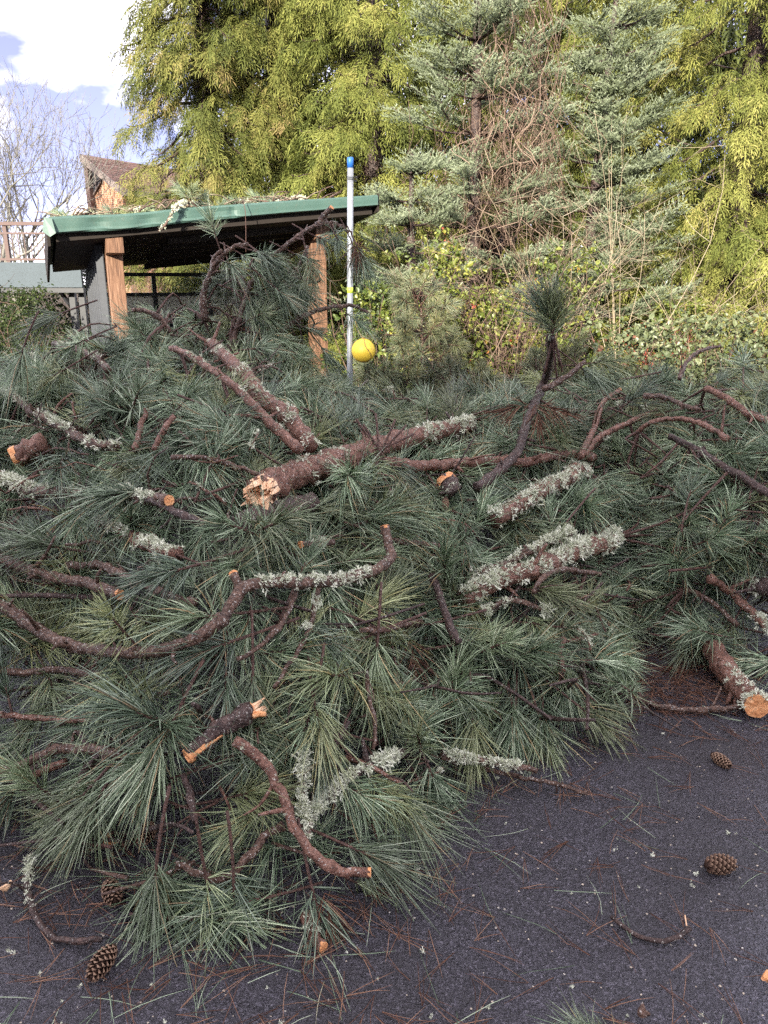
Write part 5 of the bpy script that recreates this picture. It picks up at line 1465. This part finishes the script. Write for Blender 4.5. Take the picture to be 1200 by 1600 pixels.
# rust needle carpet under the right side of the heap
mb = MB()
for _ in range(420):
    px, py = random.gauss(1060, 75), random.gauss(1055, 38); b = on_ground(px, py, .004); a = random.uniform(0, 6.28)
    for k in range(2):
        aa = a + random.gauss(0, .2); L = random.uniform(.06, .14); d = np.array([math.cos(aa), math.sin(aa), 0])
        mb.tube([b, b + d * L * .5 + [0, 0, random.uniform(.001, .010)], b + d * L + [0, 0, random.uniform(0, .006)]], .0009, 3, c=random.uniform(0, .8))
tag(mb.build('dead_needle_carpet', NEEDLE_DEAD, smooth=True, tint=True), 'carpet of rust needles at the foot of the sawn log', 'needles', kind='stuff')
# lichen crumbs and pebbles
pos = []
for _ in range(60):
    px, py = random.uniform(0, 1220), random.uniform(1120, 1610); p = on_ground(px, py, .002)
    if p[1] - np.interp(p[0], _ew[:, 0], _ew[:, 1]) > .1: continue
    pos.append(p)
for px, py, n in ((655, 1368, 7), (218, 1295, 10), (965, 1328, 4), (590, 1272, 7), (15, 1490, 5), (365, 1360, 6), (790, 1210, 5), (400, 1250, 9)):
    for k in range(n): pos.append(on_ground(px + random.gauss(0, 6), py + random.gauss(0, 4), .004))
V, T, C = scatter(LICH, frames(pos, rng.normal(0, 1, (len(pos), 3)), None, rng.uniform(.12, .45, len(pos))), rng.uniform(.4, .8, len(pos)))
V[:, 2] = np.maximum(V[:, 2], .001)
tag(link('lichen_crumbs', make_mesh('lichen_crumbs', V, T, LICHEN, smooth=False, tint=np.clip(C, 0, 1))), 'pale lichen crumbs scattered on the asphalt', 'lichen', kind='stuff')
PEB = paint('pebble', (.42, .35, .27), .7)
mb = MB()
for _ in range(200):
    p = on_ground(random.uniform(0, 1220), random.uniform(1050, 1610), .001); r = random.uniform(.0012, .0036); n = 6
    V = [p + [0, 0, r]] + [p + [math.cos(k) * r * random.uniform(.8, 1.3), math.sin(k) * r * random.uniform(.8, 1.2), 0] for k in np.arange(n) * 6.283 / n]
    mb.add(V, [(0, 1 + k, 1 + (k + 1) % n) for k in range(n)])
tag(mb.build('grit', PEB, smooth=True), 'tan grit and small pebbles on the asphalt', 'gravel', kind='stuff')
# green sprig entering at the bottom edge
sg = thing('pine_sprig', 'green pine sprig at the bottom edge of the asphalt', 'sprig', on_ground(935, 1640, .02))
place_tuft(sg, on_ground(965, 1640, .03), (-.7, .25, .05), .62, 1)
place_tuft(sg, on_ground(960, 1650, .03), (-.5, .4, .1), .55, 0)

# pine debris on the shelter roof
PALEB = bark_mat('weathered_bark', (0.09, 0.06, 0.04), (0.24, 0.18, 0.12), (0.40, 0.33, 0.24))
rb = thing('roof_branch', 'lichen crusted branch hanging over the green roof edge', 'branch', roofp(.36, .06, .08))
RLc = np.array(rb.location)
P = spline([roofp(.45, .10, .12), roofp(.40, .03, .12), roofp(.35, -.03, .07), roofp(.315, -.045, -.10), roofp(.29, -.05, -.17)], .05, .004)
V, T = tube(P, np.linspace(.022, .010, len(P)), 8, .12); link('limb', make_mesh('limb', V - RLc, T, BARK), rb); add_lichen(rb, P, .014, .0, 1, 110, 1.5)
for k in range(5): place_tuft(rb, P[random.randrange(2, 8)] + [0, 0, .05], (random.gauss(0, .7), random.gauss(.1, .4), .7), .9)
rl = [('thin lichen stick and needles at the torn roof corner', .04, .16, 5), ('dense pine spray behind the hanging lichen branch', .33, .5, 9), ('bare stick and needles heaped at the left of the roof', .17, .30, 8), ('grey pine spray on the middle of the roof', .5, .66, 8), ('thin pine spray towards the right roof end', .66, .82, 6)]
for lab, u0, u1, n in rl:
    t = thing('roof_spray', lab, 'branch', roofp(u0, .15, .06), 'pine debris on the shelter roof'); L0 = np.array(t.location)
    P = spline([roofp(u0, .12, .08), roofp((u0 + u1) / 2, .08, .12), roofp(u1, .14, .09)], .08, .008)
    V, T = tube(P, np.linspace(.016, .007, len(P)), 7, .1); link('limb', make_mesh('limb', V - L0, T, BARK), t); add_lichen(t, P, .012, 0, 1, 60, 1.6)
    for k in range(9):
        u = random.uniform(u0 - .03, u1 + .03); a = roofp(u, random.uniform(.0, .1), .075); b = roofp(u + random.choice((-1, 1)) * random.uniform(.03, .09), random.uniform(.0, .12), random.uniform(.08, .2))
        P2 = spline([a, (a + b) / 2 + rng.normal(0, .02, 3) + [0, 0, .03], b], .06); V, T = tube(P2, np.linspace(.009, .004, len(P2)), 5, .1); link('twig', make_mesh('twig', V - L0, T, random.choice((BARK, PALEB))), t)
    for k in range(n):
        place_tuft(t, roofp(random.uniform(u0, u1), random.uniform(.02, .2), .08), (random.choice((-1, 1)) * random.uniform(.4, 1), random.gauss(0, .3), random.uniform(.0, .5)), random.uniform(.75, 1.0))
# hanging wire loop of vine below the fascia
hv = MB(); hv.tube(spline([roofp(.545, -.03, .10), roofp(.55, -.045, -.02), roofp(.548, -.05, -.22), roofp(.545, -.05, -.45)], .05), .004, 5)
tag(hv.build('hanging_twig', TWIG, smooth=True), 'thin curved twig hanging from the green fascia', 'twig')
